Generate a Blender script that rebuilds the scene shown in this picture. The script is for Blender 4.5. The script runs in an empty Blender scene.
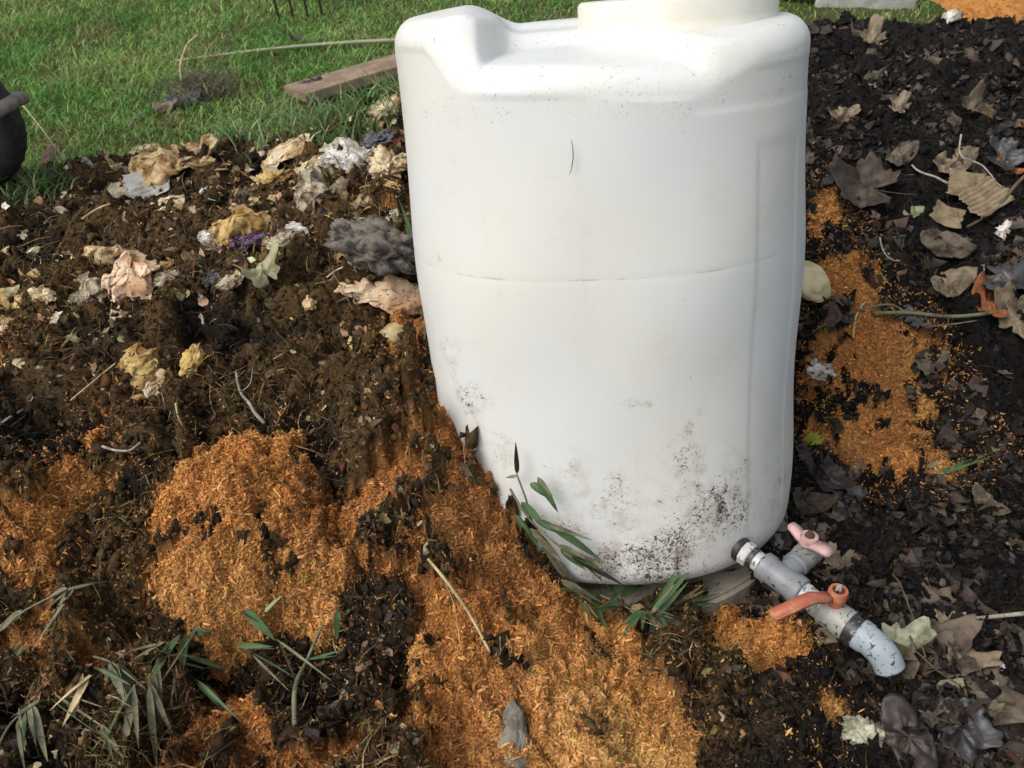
import bpy, bmesh, math, random
import numpy as np
from mathutils import Vector, Matrix, noise as mnoise
R = math.radians
rng = np.random.default_rng(7)
random.seed(5)
scene = bpy.context.scene
COL = scene.collection

# ------------------------------------------------------------------ camera
CAM = np.array([0.0, 0.0, 1.0]); PITCH = R(33); FPX = 870.0
FWD = np.array([0, math.cos(PITCH), -math.sin(PITCH)])
UP = np.array([0, math.sin(PITCH), math.cos(PITCH)])
cd = bpy.data.cameras.new('camera'); cam = bpy.data.objects.new('camera', cd); COL.objects.link(cam)
cam.location = CAM; cam.rotation_euler = (math.pi/2-PITCH, 0, 0)
cd.sensor_width = 36; cd.lens = 36*FPX/1024; cd.clip_start = .02; cd.clip_end = 500
cd.dof.use_dof = True; cd.dof.focus_distance = 1.35; cd.dof.aperture_fstop = 9.0
scene.camera = cam
scene.render.resolution_x = 1024; scene.render.resolution_y = 768

def ray(px, py):
    d = np.array([(px-512)/FPX, 0, 0]) + FWD + UP*(384-py)/FPX
    return d/np.linalg.norm(d)
def project(P):
    d = np.asarray(P)-CAM
    z = d@FWD
    return 512+FPX*d[..., 0]/z, 384-FPX*(d@UP)/z, z

# ------------------------------------------------------------------ numpy noise
def _hash(ix, iy, seed):
    h = (ix.astype(np.int64)*374761393 + iy.astype(np.int64)*668265263 + seed*1442695041) & 0xffffffff
    h = ((h ^ (h >> 13))*1274126177) & 0xffffffff
    return (h ^ (h >> 16)) & 0xffffff
def vnoise(x, y, seed=0):
    ix = np.floor(x); iy = np.floor(y); fx = x-ix; fy = y-iy
    ux = fx*fx*fx*(fx*(fx*6-15)+10); uy = fy*fy*fy*(fy*(fy*6-15)+10)
    def g(dx, dy):
        a = _hash(ix+dx, iy+dy, seed)*(2*math.pi/0xffffff)
        return np.cos(a)*(fx-dx)+np.sin(a)*(fy-dy)
    a = g(0, 0)*(1-ux)+g(1, 0)*ux; b = g(0, 1)*(1-ux)+g(1, 1)*ux
    return (a*(1-uy)+b*uy)*1.5
def fbm(x, y, o=4, seed=0, gain=.5):
    s = 0; a = 1; f = 1
    for i in range(o):
        s = s+a*vnoise(x*f, y*f, seed+i*17); a *= gain; f *= 2.03
    return s
def ridged(x, y, o=4, seed=0, gain=.55):
    s = 0; a = 1; f = 1
    for i in range(o):
        s = s+a*(1-2*np.abs(vnoise(x*f, y*f, seed+i*17))); a *= gain; f *= 2.1
    return s
def cell(x, y, seed=0):
    ix = np.floor(x); iy = np.floor(y); best = np.full(np.shape(x), 9.0); cid = np.zeros(np.shape(x))
    for dx in (-1, 0, 1):
        for dy in (-1, 0, 1):
            h = _hash(ix+dx, iy+dy, seed)
            px = ix+dx+(h & 1023)/1023.; py = iy+dy+((h >> 10) & 1023)/1023.
            d = np.hypot(x-px, y-py); m = d < best
            best = np.where(m, d, best); cid = np.where(m, (h % 997)/997., cid)
    return best, cid
def sm(a, b, x):
    t = np.clip((x-a)/(b-a), 0, 1); return t*t*(3-2*t)

# ------------------------------------------------------------------ mesh helpers
def tag(o, label=None, cat=None, group=None, kind=None):
    if label: o['label'] = label
    if cat: o['category'] = cat
    if group: o['group'] = group
    if kind: o['kind'] = kind
    return o
def link(name, me, m=None, parent=None, smooth=True):
    o = bpy.data.objects.new(name, me); COL.objects.link(o)
    if m is not None: me.materials.append(m)
    if parent is not None: o.parent = parent
    if smooth: me.polygons.foreach_set('use_smooth', np.ones(len(me.polygons), dtype=bool))
    me.update()
    return o
def np_mesh(name, V, faces, col=None):
    """faces: list of int arrays (n,k)"""
    me = bpy.data.meshes.new(name)
    V = np.asarray(V, np.float32); me.vertices.add(len(V)); me.vertices.foreach_set('co', V.ravel())
    idx = np.concatenate([f.ravel() for f in faces]).astype(np.int32)
    tot = np.concatenate([np.full(len(f), f.shape[1]) for f in faces]).astype(np.int32)
    st = np.concatenate([[0], np.cumsum(tot)[:-1]]).astype(np.int32)
    me.loops.add(len(idx)); me.loops.foreach_set('vertex_index', idx)
    me.polygons.add(len(tot)); me.polygons.foreach_set('loop_start', st); me.polygons.foreach_set('loop_total', tot)
    if col is not None:
        ca = me.color_attributes.new('col', 'FLOAT_COLOR', 'POINT')
        c = np.ones((len(V), 4), np.float32); c[:, :3] = col; ca.data.foreach_set('color', c.ravel())
    me.update(calc_edges=True); me.validate()
    return me
def empty(name, loc, rot=(0, 0, 0)):
    o = bpy.data.objects.new(name, None); COL.objects.link(o); o.location = loc; o.rotation_euler = rot
    o.empty_display_size = .05
    return o
def tube_arrays(pts, rad, n=12, cap=True):
    P = [Vector(p) for p in pts]; m = len(P)
    rad = list(rad) if hasattr(rad, '__len__') else [rad]*m
    V = []; F4 = []; F3 = []
    t = (P[1]-P[0]).normalized(); a = t.orthogonal().normalized()
    for i in range(m):
        t = (P[min(i+1, m-1)]-P[max(i-1, 0)]).normalized()
        a = (a-t*a.dot(t)).normalized(); b = t.cross(a)
        for k in range(n):
            w = 2*math.pi*k/n; V.append(P[i]+(a*math.cos(w)+b*math.sin(w))*rad[i])
    for i in range(m-1):
        for k in range(n):
            k2 = (k+1) % n; F4.append((i*n+k, i*n+k2, (i+1)*n+k2, (i+1)*n+k))
    if cap:
        c0 = len(V); V.append(P[0]); V.append(P[-1])
        for k in range(n):
            k2 = (k+1) % n; F3.append((c0, k2, k)); F3.append((c0+1, (m-1)*n+k, (m-1)*n+k2))
    return np.array([tuple(v) for v in V]), np.array(F4, int).reshape(-1, 4), np.array(F3, int).reshape(-1, 3)
def tube(name, pts, rad, m, parent=None, n=12, cap=True):
    V, a, b = tube_arrays(pts, rad, n, cap)
    return link(name, np_mesh(name, V, [a, b] if len(b) else [a]), m, parent)
def bm_obj(name, bm, m, parent=None, smooth=True):
    me = bpy.data.meshes.new(name); bm.to_mesh(me); bm.free()
    return link(name, me, m, parent, smooth)
def spline(pts, n=8):
    P = [Vector(p) for p in pts]; out = []
    for i in range(len(P)-1):
        p0 = P[max(i-1, 0)]; p1 = P[i]; p2 = P[i+1]; p3 = P[min(i+2, len(P)-1)]
        for k in range(n):
            t = k/n
            out.append(.5*((2*p1)+(p2-p0)*t+(2*p0-5*p1+4*p2-p3)*t*t+(3*p1-p0-3*p2+p3)*t**3))
    out.append(P[-1]); return out

# ------------------------------------------------------------------ materials
def newmat(name):
    m = bpy.data.materials.new(name); m.use_nodes = True
    nt = m.node_tree; b = nt.nodes['Principled BSDF']
    return m, nt, b
class NT:
    def __init__(s, nt): s.nt = nt
    def n(s, t, **k):
        x = s.nt.nodes.new(t)
        for a, v in k.items(): setattr(x, a, v)
        return x
    def l(s, a, b): s.nt.links.new(a, b)
    def noise(s, vec, scale, detail=4, rough=.55, dist=0):
        x = s.n('ShaderNodeTexNoise'); s.l(vec, x.inputs['Vector'])
        x.inputs['Scale'].default_value = scale; x.inputs['Detail'].default_value = detail
        x.inputs['Roughness'].default_value = rough; x.inputs['Distortion'].default_value = dist
        return x.outputs['Fac']
    def math(s, op, a, b=None, c=None, clamp=False):
        x = s.n('ShaderNodeMath', operation=op); x.use_clamp = clamp
        for i, v in enumerate((a, b, c)):
            if v is None: continue
            if isinstance(v, (int, float)): x.inputs[i].default_value = v
            else: s.l(v, x.inputs[i])
        return x.outputs[0]
    def ramp(s, fac, stops):
        x = s.n('ShaderNodeMapRange'); s.l(fac, x.inputs[0])
        x.inputs[1].default_value = stops[0]; x.inputs[2].default_value = stops[1]
        x.inputs[3].default_value = stops[2]; x.inputs[4].default_value = stops[3]
        x.interpolation_type = 'SMOOTHSTEP'
        return x.outputs[0]
    def mix(s, fac, a, b, mode='MIX'):
        x = s.n('ShaderNodeMix', data_type='RGBA', blend_type=mode)
        for sock, v in ((x.inputs[0], fac), (x.inputs[6], a), (x.inputs[7], b)):
            if isinstance(v, (int, float)): sock.default_value = v
            elif isinstance(v, tuple): sock.default_value = (*v, 1)
            else: s.l(v, sock)
        return x.outputs[2]
    def bump(s, h, strength, dist, b, prev=None):
        x = s.n('ShaderNodeBump'); x.inputs['Strength'].default_value = strength; x.inputs['Distance'].default_value = dist
        s.l(h, x.inputs['Height'])
        if prev is not None: s.l(prev, x.inputs['Normal'])
        s.l(x.outputs[0], b.inputs['Normal']); return x.outputs[0]
def mat_vcol(name, rough=.9, spec=.25, nscale=120, var=.5, bump=.6, bdist=.002, trans=0.0):
    m, nt, b = newmat(name); t = NT(nt)
    at = t.n('ShaderNodeAttribute', attribute_name='col'); tc = t.n('ShaderNodeTexCoord').outputs['Object']
    f = t.noise(tc, nscale, 5, .65)
    k = t.ramp(f, (.3, .7, 1-var, 1+var*.7))
    c = t.n('ShaderNodeVectorMath', operation='SCALE'); t.l(at.outputs['Color'], c.inputs[0]); t.l(k, c.inputs['Scale'])
    t.l(c.outputs[0], b.inputs['Base Color'])
    b.inputs['Roughness'].default_value = rough; b.inputs['Specular IOR Level'].default_value = spec
    if bump: t.bump(t.noise(tc, nscale*2.2, 4, .7), bump, bdist, b)
    if trans:
        tr = t.n('ShaderNodeBsdfTranslucent'); t.l(c.outputs[0], tr.inputs[0])
        mx = t.n('ShaderNodeMixShader'); mx.inputs[0].default_value = trans
        t.l(b.outputs[0], mx.inputs[1]); t.l(tr.outputs[0], mx.inputs[2])
        t.l(mx.outputs[0], nt.nodes['Material Output'].inputs[0])
    return m
def mat_plain(name, a, bcol=None, rough=.6, spec=.4, scale=40, lo=.4, hi=.65, bump=.3, bdist=.001, bscale=None, trans=0, metal=0):
    """two colours mottled by noise, with fine relief"""
    m, nt, b = newmat(name); t = NT(nt); tc = t.n('ShaderNodeTexCoord').outputs['Object']
    f = t.ramp(t.noise(tc, scale, 6, .65), (lo, hi, 0., 1.))
    c = t.mix(f, a, bcol or tuple(x*.7 for x in a))
    t.l(c, b.inputs['Base Color']); b.inputs['Roughness'].default_value = rough
    b.inputs['Specular IOR Level'].default_value = spec; b.inputs['Metallic'].default_value = metal
    if bump: t.bump(t.noise(tc, bscale or scale*3, 5, .7), bump, bdist, b)
    if trans:
        tr = t.n('ShaderNodeBsdfTranslucent'); t.l(c, tr.inputs[0])
        mx = t.n('ShaderNodeMixShader'); mx.inputs[0].default_value = trans
        t.l(b.outputs[0], mx.inputs[1]); t.l(tr.outputs[0], mx.inputs[2])
        t.l(mx.outputs[0], nt.nodes['Material Output'].inputs[0])
    return m
# ------------------------------------------------------------------ terrain shape (metres)
def lawn_z(x, y):
    z = np.interp(y, [-60, 1.9, 2.4, 4.6, 7, 60], [0, 0, .10, .54, .80, .80])
    return z+.018*fbm(x*1.3, y*1.3, 3, 3)
def heap_base(x, y):
    w = .10*fbm(x*1.7+3, y*1.7, 2, 11); yy = y+w*.6
    L = np.interp(yy, [.2, .55, .72, .9, 1.05, 1.25, 1.5, 1.78, 2.0, 2.25, 2.5], [-.02, .02, .06, .15, .21, .27, .35, .41, .35, .12, -.05])
    Rr = np.interp(yy, [.9, 1.15, 1.35, 1.6, 1.85, 2.2, 2.6, 2.85, 3.1, 3.3], [0.0, .012, .09, .25, .36, .43, .44, .43, .33, .0])
    wl = 1-sm(-.22, .16, x+.25*(1.0-y))
    k = sm(.30, .62, x)
    back = sm(1.35, 1.75, y)
    left = L*np.maximum(wl, back)
    left = left*(1+sm(1.2, 1.7, y)*(np.interp(x, [-1.4, -1.0, -.6, -.2, .1], [.66, .74, .90, 1.12, 1.15])-1))
    z = left*(1-k)+Rr*k
    z = z+.085*np.exp(-((x+.05)/.12)**2-((y-1.0)/.17)**2)
    return z+.022*fbm(x*3.1, y*3.1, 3, 23)*sm(.45, .8, y)

# the sawdust patches, traced on the photograph and laid on the ground they cover
SAW = {
 'a': ([(150,478),(190,448),(240,432),(300,436),(316,470),(330,520),(350,560),(338,600),(290,602),(245,622),(205,636),(160,600),(140,560)], .072),
 'b': ([(-60,560),(10,500),(35,468),(70,452),(112,458),(105,475),(75,500),(70,540),(40,585),(-30,640)], .035),
 'c': ([(386,345),(398,312),(462,310),(462,400),(505,460),(540,520),(590,590),(660,640),(700,655),(690,700),(725,790),(400,800),(415,720),(398,655),(405,600),(360,565),(325,520),(345,485),(385,465),(400,420),(408,385)], .028),
 'd': ([(688,615),(735,604),(790,618),(816,640),(812,668),(765,682),(705,668)], .026),
 'e': ([(808,195),(835,200),(858,250),(882,300),(930,330),(950,360),(935,400),(905,425),(945,452),(990,450),(955,482),(900,482),(855,468),(825,450),(798,440),(796,380),(800,300)], .02),
 'f': ([(150,800),(190,720),(230,685),(290,690),(330,730),(400,740),(405,800)], .012),
 'g': ([(372,200),(400,188),(430,195),(430,235),(385,228)], .01),
 'h': ([(-30,350),(20,345),(24,360),(-30,372)], .012),
 'i': ([(88,420),(98,412),(108,420),(112,440),(100,450),(90,442)], .015),
 'k': ([(800,720),(820,690),(845,688),(838,720),(820,760),(802,760)], .008),
 'l': ([(0,600),(110,590),(130,640),(100,700),(30,690),(-30,640)], .004),
}
def march(px, py, H, dz=0.0):
    d = ray(px, py); ts = np.linspace(.4, 14, 6800); P = CAM+ts[:, None]*d
    h = H(P[:, 0], P[:, 1])+dz; i = int(np.argmax(P[:, 2] < h))
    if P[i, 2] >= h[i]: return P[-1]
    a, b = P[max(i-1, 0), 2]-h[max(i-1, 0)], P[i, 2]-h[i]
    t = ts[max(i-1, 0)]+(ts[1]-ts[0])*a/(a-b+1e-9)
    return CAM+t*d
def H_smooth(x, y): return np.maximum(lawn_z(x, y), heap_base(x, y))
SAWW = {k: (np.array([march(u, v, H_smooth, amp*.6)[:2] for u, v in poly]), amp) for k, (poly, amp) in SAW.items()}
def poly_sd(X, Y, P):
    """signed distance, positive inside"""
    best = np.full(X.shape, 1e9); ins = np.zeros(X.shape, bool); n = len(P)
    for i in range(n):
        ax, ay = P[i]; bx, by = P[(i+1) % n]
        ex, ey = bx-ax, by-ay; L = ex*ex+ey*ey+1e-12
        t = np.clip(((X-ax)*ex+(Y-ay)*ey)/L, 0, 1)
        best = np.minimum(best, (X-ax-t*ex)**2+(Y-ay-t*ey)**2)
        c = ((ay > Y) != (by > Y)) & (X < (bx-ax)*(Y-ay)/(by-ay+1e-15)+ax)
        ins ^= c
    d = np.sqrt(best); return np.where(ins, d, -d)

# dense grid of the heap
NX, NY = 1440, 930
gx = np.linspace(-2.1, 2.25, NX); gy = np.concatenate([np.linspace(.33, 1.5, 560, endpoint=False), np.linspace(1.5, 3.35, NY-560)])
GX, GY = np.meshgrid(gx, gy)
lawn = lawn_z(GX, GY)
HB = heap_base(GX, GY)
sawm = np.full(GX.shape, -1.0); sawz = np.zeros(GX.shape); sawid = np.zeros(GX.shape, int)
wx = GX+.024*fbm(GX*19, GY*19, 5, 41, .72); wy = GY+.024*fbm(GX*17+9, GY*17, 4, 43, .6)
for i, (k, (P, amp)) in enumerate(SAWW.items()):
    lo = P.min(0)-.15; hi = P.max(0)+.15
    js = np.where((gy > lo[1]) & (gy < hi[1]))[0]; ks = np.where((gx > lo[0]) & (gx < hi[0]))[0]
    if len(js) == 0 or len(ks) == 0: continue
    sl = np.s_[js[0]:js[-1]+1, ks[0]:ks[-1]+1]
    sd = poly_sd(wx[sl], wy[sl], P)
    up = sd > sawm[sl]; sawm[sl] = np.where(up, sd, sawm[sl]); sawid[sl] = np.where(up, i, sawid[sl])
    sawz[sl] = np.maximum(sawz[sl], amp*np.sqrt(np.clip(sd/max(.06, amp*1.5), 0, 1)))
# clods, crevices and crumbs of the heap
right = sm(.25, .55, GX)
c1, i1 = cell(GX*13+.6*fbm(GX*9, GY*9, 2, 5), GY*13+.6*fbm(GX*9+4, GY*9, 2, 6), 51)
c2, i2 = cell(GX*31+.5*fbm(GX*22, GY*22, 2, 7), GY*31, 53)
c3, i3 = cell(GX*75, GY*75+.5*fbm(GX*50, GY*50, 2, 8), 55)
bump1 = (.75-c1)*.030*(.4+i1)+(.7-c2)*.016*(.3+i2)+(.7-c3)*.0065*(.3+i3)
c0_, i0_ = cell(GX*6.5+.9*fbm(GX*5, GY*5, 3, 25), GY*6.5+.9*fbm(GX*5+4, GY*5, 3, 26), 59)
bump1 += (.6-c0_)*.078*(.3+i0_)*(1-.35*right)+.012*ridged(GX*14+2*GY, GY*22, 4, 63)*(1-.5*right)
bump1 += .008*ridged(GX*9, GY*9, 5, 61)+.004*fbm(GX*60, GY*60, 4, 67)
flat = sm(.55, .7, GX+.3*fbm(GX*2, GY*2, 2, 77))*(1-sm(1.25, 1.5, GY))   # trodden soil by the pipe
bump1 = bump1*(1-.45*flat)
cs, _ = cell(GX*42+.7*fbm(GX*30, GY*30, 2, 15), GY*42, 57)
cs2, _ = cell(GX*17+.8*fbm(GX*14, GY*14, 2, 16), GY*17, 58)
fluff = (.6-cs)*.013+(.6-cs2)*.026+.008*fbm(GX*38, GY*38, 4, 71)+.012*fbm(GX*12, GY*12, 3, 73)
# holes in the sawdust where the dark compost shows through
hole = fbm(GX*11, GY*11, 4, 81)+.55*fbm(GX*42, GY*42, 4, 83)
ids = list(SAW)
thr = np.choose(sawid, [{'a': .72, 'b': .55, 'c': .36, 'd': .9, 'e': .22, 'f': .12, 'g': .3, 'h': .5, 'i': .9, 'k': .15, 'l': -.2}[k] for k in ids])
thr = thr+.7*sm(.82, .68, GY)*sm(-.12, 0, GX)*(sawid == ids.index('c'))
S = sm(-.004, .006, sawm)*sm(.10, -.04, hole-thr)
inside = np.clip(sawm/.03, 0, 1)
Z = HB+bump1*(1-S)+(sawz+fluff)*sm(-.01, .006, sawm)*(.35+.65*S)-.012*sm(-.06, 0, sawm)*(1-sm(0, .01, sawm))
# crisp overhanging foot under mound a: a hollow just in front of it
def hollow(px, py, r, d):
    p = march(px, py, H_smooth); q = np.hypot(GX-p[0], (GY-p[1])*1.3)
    global Z
    Z = Z-d*np.exp(-(q/r)**2)
for h_ in [(230,665,.05,.045),(300,650,.05,.05),(150,640,.05,.035),(358,650,.03,.03),(393,690,.022,.03),(110,560,.05,.04),(120,500,.05,.035),(345,440,.04,.03),(480,540,.02,.02),(395,720,.03,.02),(60,430,.06,.04),(900,300,.05,.03),(935,420,.05,.035),(870,700,.05,.02),(640,200,.1,0)]:
    hollow(*h_)
TANK_C = np.array([.179, 1.171])
q = np.hypot(GX-TANK_C[0], GY-TANK_C[1])
Z = np.where(q < .36, np.minimum(Z, Z*sm(.22, .285, q)+(-.02)*(1-sm(.22, .285, q))), Z)   # the tank stands in the heap
Z = np.where(lawn > HB+.0, Z-.10*sm(0, .04, lawn-HB), Z)
GR = np.maximum(Z, lawn)
def bil(A, x, y):
    x = np.clip(np.asarray(x, float), gx[0], gx[-1]-1e-6); y = np.clip(np.asarray(y, float), gy[0], gy[-1]-1e-6)
    i = np.clip(np.searchsorted(gx, x)-1, 0, NX-2); j = np.clip(np.searchsorted(gy, y)-1, 0, NY-2)
    fx = (x-gx[i])/(gx[i+1]-gx[i]); fy = (y-gy[j])/(gy[j+1]-gy[j])
    return (A[j, i]*(1-fx)+A[j, i+1]*fx)*(1-fy)+(A[j+1, i]*(1-fx)+A[j+1, i+1]*fx)*fy
def H(x, y):
    x = np.asarray(x, float); y = np.asarray(y, float)
    inn = (x > gx[0]) & (x < gx[-1]) & (y > gy[0]) & (y < gy[-1])
    return np.where(inn, bil(GR, x, y), lawn_z(x, y))
def at(px, py, dz=0.0):
    return Vector(march(px, py, H, dz))
dZy, dZx = np.gradient(GR, gy, gx)
NRM = np.stack([-dZx, -dZy, np.ones_like(GR)], -1); NRM /= np.linalg.norm(NRM, axis=-1, keepdims=True)

# heap colours, with shade painted into the crevices and the near left
brown = fbm(GX*5, GY*5, 4, 91)+.6*fbm(GX*25, GY*25, 3, 93)
cL = np.array([.012, .0085, .0045]); cL2 = np.array([.070, .041, .015]); cD = np.array([.006, .0048, .0038]); cG = np.array([.025, .021, .018])
t1 = sm(-.15, .75, brown+.9*(bump1/.03-.6))[..., None]  # random browns, plus crevice shade painted in where the relief is low
cold = cL*(1-t1)+cL2*t1
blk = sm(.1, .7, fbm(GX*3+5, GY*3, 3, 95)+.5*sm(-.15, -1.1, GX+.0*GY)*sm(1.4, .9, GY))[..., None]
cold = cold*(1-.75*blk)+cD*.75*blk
cr = cD*(1-t1*.5)+cG*.25*t1
rw = sm(.22, .42, GX+.06*fbm(GX*6, GY*6, 2, 97)+.12*(1.0-np.clip(GY, 0, 1.0)))[..., None]
soilc = cold*(1-rw)+cr*rw
ora = np.array([.55, .25, .075]); orb = np.array([.66, .37, .13]); orc = np.array([.34, .14, .05])
o1 = sm(-.5, .6, fbm(GX*7, GY*7, 3, 98))[..., None]; o2 = sm(.45, 1.1, np.hypot(GX-.2, GY-.6)*0+fbm(GX*4, GY*4, 2, 99)+.7)[..., None]
sawc = ora*(1-o1*.5)+orb*o1*.5
redd = np.clip(sm(-.35, -.12, GX)*sm(.2, .02, GX)*sm(.78, .95, GY)+.8*sm(0, .7, fbm(GX*9, GY*9, 4, 131)), 0, 1)
sawc = sawc*(1-.62*redd[..., None])+orc*.62*redd[..., None]
Sm = S[..., None]*(.75+.25*inside[..., None])
lowl_shade = (sm(-.0, -.22, GX)*sm(.74, .62, GY))[..., None]; sawc = sawc*(1-.30*lowl_shade*np.array([.8, 1, 1]))  # sawdust dimmed at the near left, shade put into its colour
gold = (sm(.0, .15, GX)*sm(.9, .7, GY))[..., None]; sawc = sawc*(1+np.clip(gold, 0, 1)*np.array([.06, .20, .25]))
soilc = soilc*(1-.4*lowl_shade)  # the same painted shade on the soil
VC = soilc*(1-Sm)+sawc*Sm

def grid_faces(mask):
    j, i = np.where(mask[:-1, :-1] | mask[1:, :-1] | mask[:-1, 1:] | mask[1:, 1:]); a = j*NX+i
    return np.stack([a, a+1, a+NX+1, a+NX], 1)
def submesh(name, faces):
    u, inv = np.unique(faces.ravel(), return_inverse=True)
    V = np.stack([GX.ravel()[u], GY.ravel()[u], Z.ravel()[u]], 1)
    return V, inv.reshape(faces.shape), VC.reshape(-1, 3)[u]
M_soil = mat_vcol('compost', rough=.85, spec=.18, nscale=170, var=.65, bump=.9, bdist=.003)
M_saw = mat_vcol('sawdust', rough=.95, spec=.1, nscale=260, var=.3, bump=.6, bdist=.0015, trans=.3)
heapmask = Z > lawn-.03
allf = grid_faces(heapmask)
fm = S.ravel()[allf].mean(1) > .5; fright = GX.ravel()[allf[:, 0]] > .25
PIECES = {}
def heap_part(name, sel, m, label, cat, key):
    V, F, C = submesh(name, allf[sel]); PIECES[key] = [name, m, label, cat, [V], [F], [C]]
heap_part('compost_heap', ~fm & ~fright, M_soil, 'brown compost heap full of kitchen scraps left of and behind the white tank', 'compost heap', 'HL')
heap_part('compost_heap', ~fm & fright, M_soil, 'black leafy compost heap to the right of the white tank', 'compost heap', 'HR')
sid = sawid.ravel()[allf[:, 0]]
SL = {'a': 'rounded orange sawdust mound in the middle of the left heap', 'b': 'orange sawdust mound at the left edge of the picture',
      'c': 'wide orange sawdust spread in front of the tank and up its left side', 'd': 'small bright orange sawdust pile under the red valve lever',
      'e': 'orange sawdust strewn down the slope right of the tank'}
for k in ids:
    sel = fm & (sid == ids.index(k))
    if k in SL: heap_part('sawdust', sel, M_saw, SL[k], 'sawdust', 's'+k)
    else:
        pass
sel = fm & np.isin(sid, [ids.index(k) for k in ids if k not in SL])
heap_part('sawdust', sel, M_saw, 'thin scattered patches of dark orange sawdust over the left heap', 'sawdust', 'sx')

# ------------------------------------------------------------------ scattered bits
def sample(weight, n):
    w = weight.copy(); ar = np.gradient(gy)[:, None]*np.ones(NX)[None]; w = (w*ar).ravel(); w /= w.sum()
    c = np.cumsum(w); k = np.searchsorted(c, rng.random(n)); k = np.clip(k, 0, NX*NY-1); j, i = np.divmod(k, NX)
    x = gx[i]+(rng.random(n)-.5)*(gx[1]-gx[0]); y = gy[j]+(rng.random(n)-.5)*.003
    return x, y, bil(GR, x, y), NRM[j, i], k
def frames(N, tilt):
    n = len(N); v = N+rng.normal(size=(n, 3))*tilt; v /= np.linalg.norm(v, axis=1, keepdims=True)
    r = rng.normal(size=(n, 3)); t = np.cross(v, r); t /= np.linalg.norm(t, axis=1, keepdims=True)
    return t, np.cross(v, t), v
def strips(x, y, z, N, L, W, bend, tilt, lift=0.0, segs=2):
    n = len(x); t, b, v = frames(N, tilt); C = np.stack([x, y, z], 1)+v*(np.asarray(lift).reshape(-1, 1) if np.ndim(lift) else lift)
    V = np.zeros((n, (segs+1)*2, 3))
    for s in range(segs+1):
        u = s/segs-.5; c = C+t*(L*u)[:, None]+v*(bend*L*(.25-u*u)*4)[:, None]
        taper = 1-.5*abs(2*u)
        V[:, 2*s] = c-b*(W*taper/2)[:, None]; V[:, 2*s+1] = c+b*(W*taper/2)[:, None]
    q = np.array([[2*s, 2*s+1, 2*s+3, 2*s+2] for s in range(segs)])
    F = (np.arange(n)[:, None, None]*((segs+1)*2)+q).reshape(-1, 4)
    return V.reshape(-1, 3), F, (segs+1)*2
OCT = np.array([[1,0,0],[-1,0,0],[0,1,0],[0,-1,0],[0,0,1],[0,0,-1]], float)
OF = np.array([[0,2,4],[2,1,4],[1,3,4],[3,0,4],[2,0,5],[1,2,5],[3,1,5],[0,3,5]])
def lumps(x, y, z, N, size, flat=.6, sink=.2):
    n = len(x); t, b, v = frames(N, .5)
    k = OCT[None]*(size[:, None, None]*(rng.uniform(.5, 1.2, (n, 6, 1))))
    k = k+rng.normal(size=(n, 6, 3))*size[:, None, None]*.25
    V = k[..., :1]*t[:, None]+k[..., 1:2]*b[:, None]*rng.uniform(.5, 1, (n, 1, 1))+k[..., 2:]*v[:, None]*flat
    V += (np.stack([x, y, z], 1)+v*(size*(.5-sink))[:, None])[:, None]
    F = (np.arange(n)[:, None, None]*6+OF).reshape(-1, 3)
    return V.reshape(-1, 3), F, 6
view = lambda: 1/(np.hypot(GX, GY)**1.6)
def addto(key, V, F, C):
    p = PIECES[key]; p[4].append(V); p[5].append(F); p[6].append(C)
def vary(c, n, per, s=.3, hue=.1):
    k = np.exp(rng.normal(size=(n, 1))*s)*np.exp(rng.normal(size=(n, 3))*hue)
    return np.repeat(c*k, per, 0)
U, Vv, _d = project(np.stack([GX, GY, GR], -1)); INV = ((U > -60) & (U < 1084) & (Vv > -40) & (Vv < 830)).astype(float)*.95+.05
soilmask = (heapmask & (S < .5)).astype(float)*INV*view()
# shavings
for k, key, n, L0 in [('a', 'sa', 46000, .0042), ('b', 'sb', 14000, .006), ('c', 'sc', 105000, .0040), ('d', 'sd', 15000, .0052), ('e', 'se', 44000, .0055), (None, 'sx', 26000, .005)]:
    mk = (sawid == ids.index(k)) if k else np.isin(sawid, [ids.index(q_) for q_ in ids if q_ not in SL])
    w = np.where(mk, S, 0)*INV*view()+np.where(mk & (sawm > -.05), .035, 0)*INV
    x, y, z, N, kk = sample(w*heapmask, n)
    L = L0*np.exp(rng.normal(size=n)*.45); W = np.minimum(L*.42, .0022)*rng.uniform(.5, 1.5, n)
    V, F, per = strips(x, y, z, N, L, W, rng.normal(size=n)*.3, .5, lift=rng.uniform(0, .0025, n))
    c = sawc.reshape(-1, 3)[kk]*(1+.45*(rng.random(n)[:, None] < .04)); 
    addto(key, V, F, np.clip(vary(c, n, per, .22, .07), 0, .85))
    n3 = n//30; x, y, z, N, kk = sample(w*heapmask, n3)       # coarse pale chips
    V, F, per = strips(x, y, z, N, .009*np.exp(rng.normal(size=n3)*.35), .0026*rng.uniform(.6, 1.4, n3), rng.normal(size=n3)*.4, .5, lift=.003)
    addto(key, V, F, np.clip(vary(sawc.reshape(-1, 3)[kk]*1.15+.02, n3, per, .25, .06), 0, .85))
    # fluffy crumbs
    n2 = n//3; x, y, z, N, kk = sample(w*heapmask, n2)
    V, F, per = lumps(x, y, z, N, np.minimum(.0019*np.exp(rng.normal(size=n2)*.45), .0048))
    addto(key, V, F, vary(sawc.reshape(-1, 3)[kk]*.9, n2, per, .3, .06))
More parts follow.
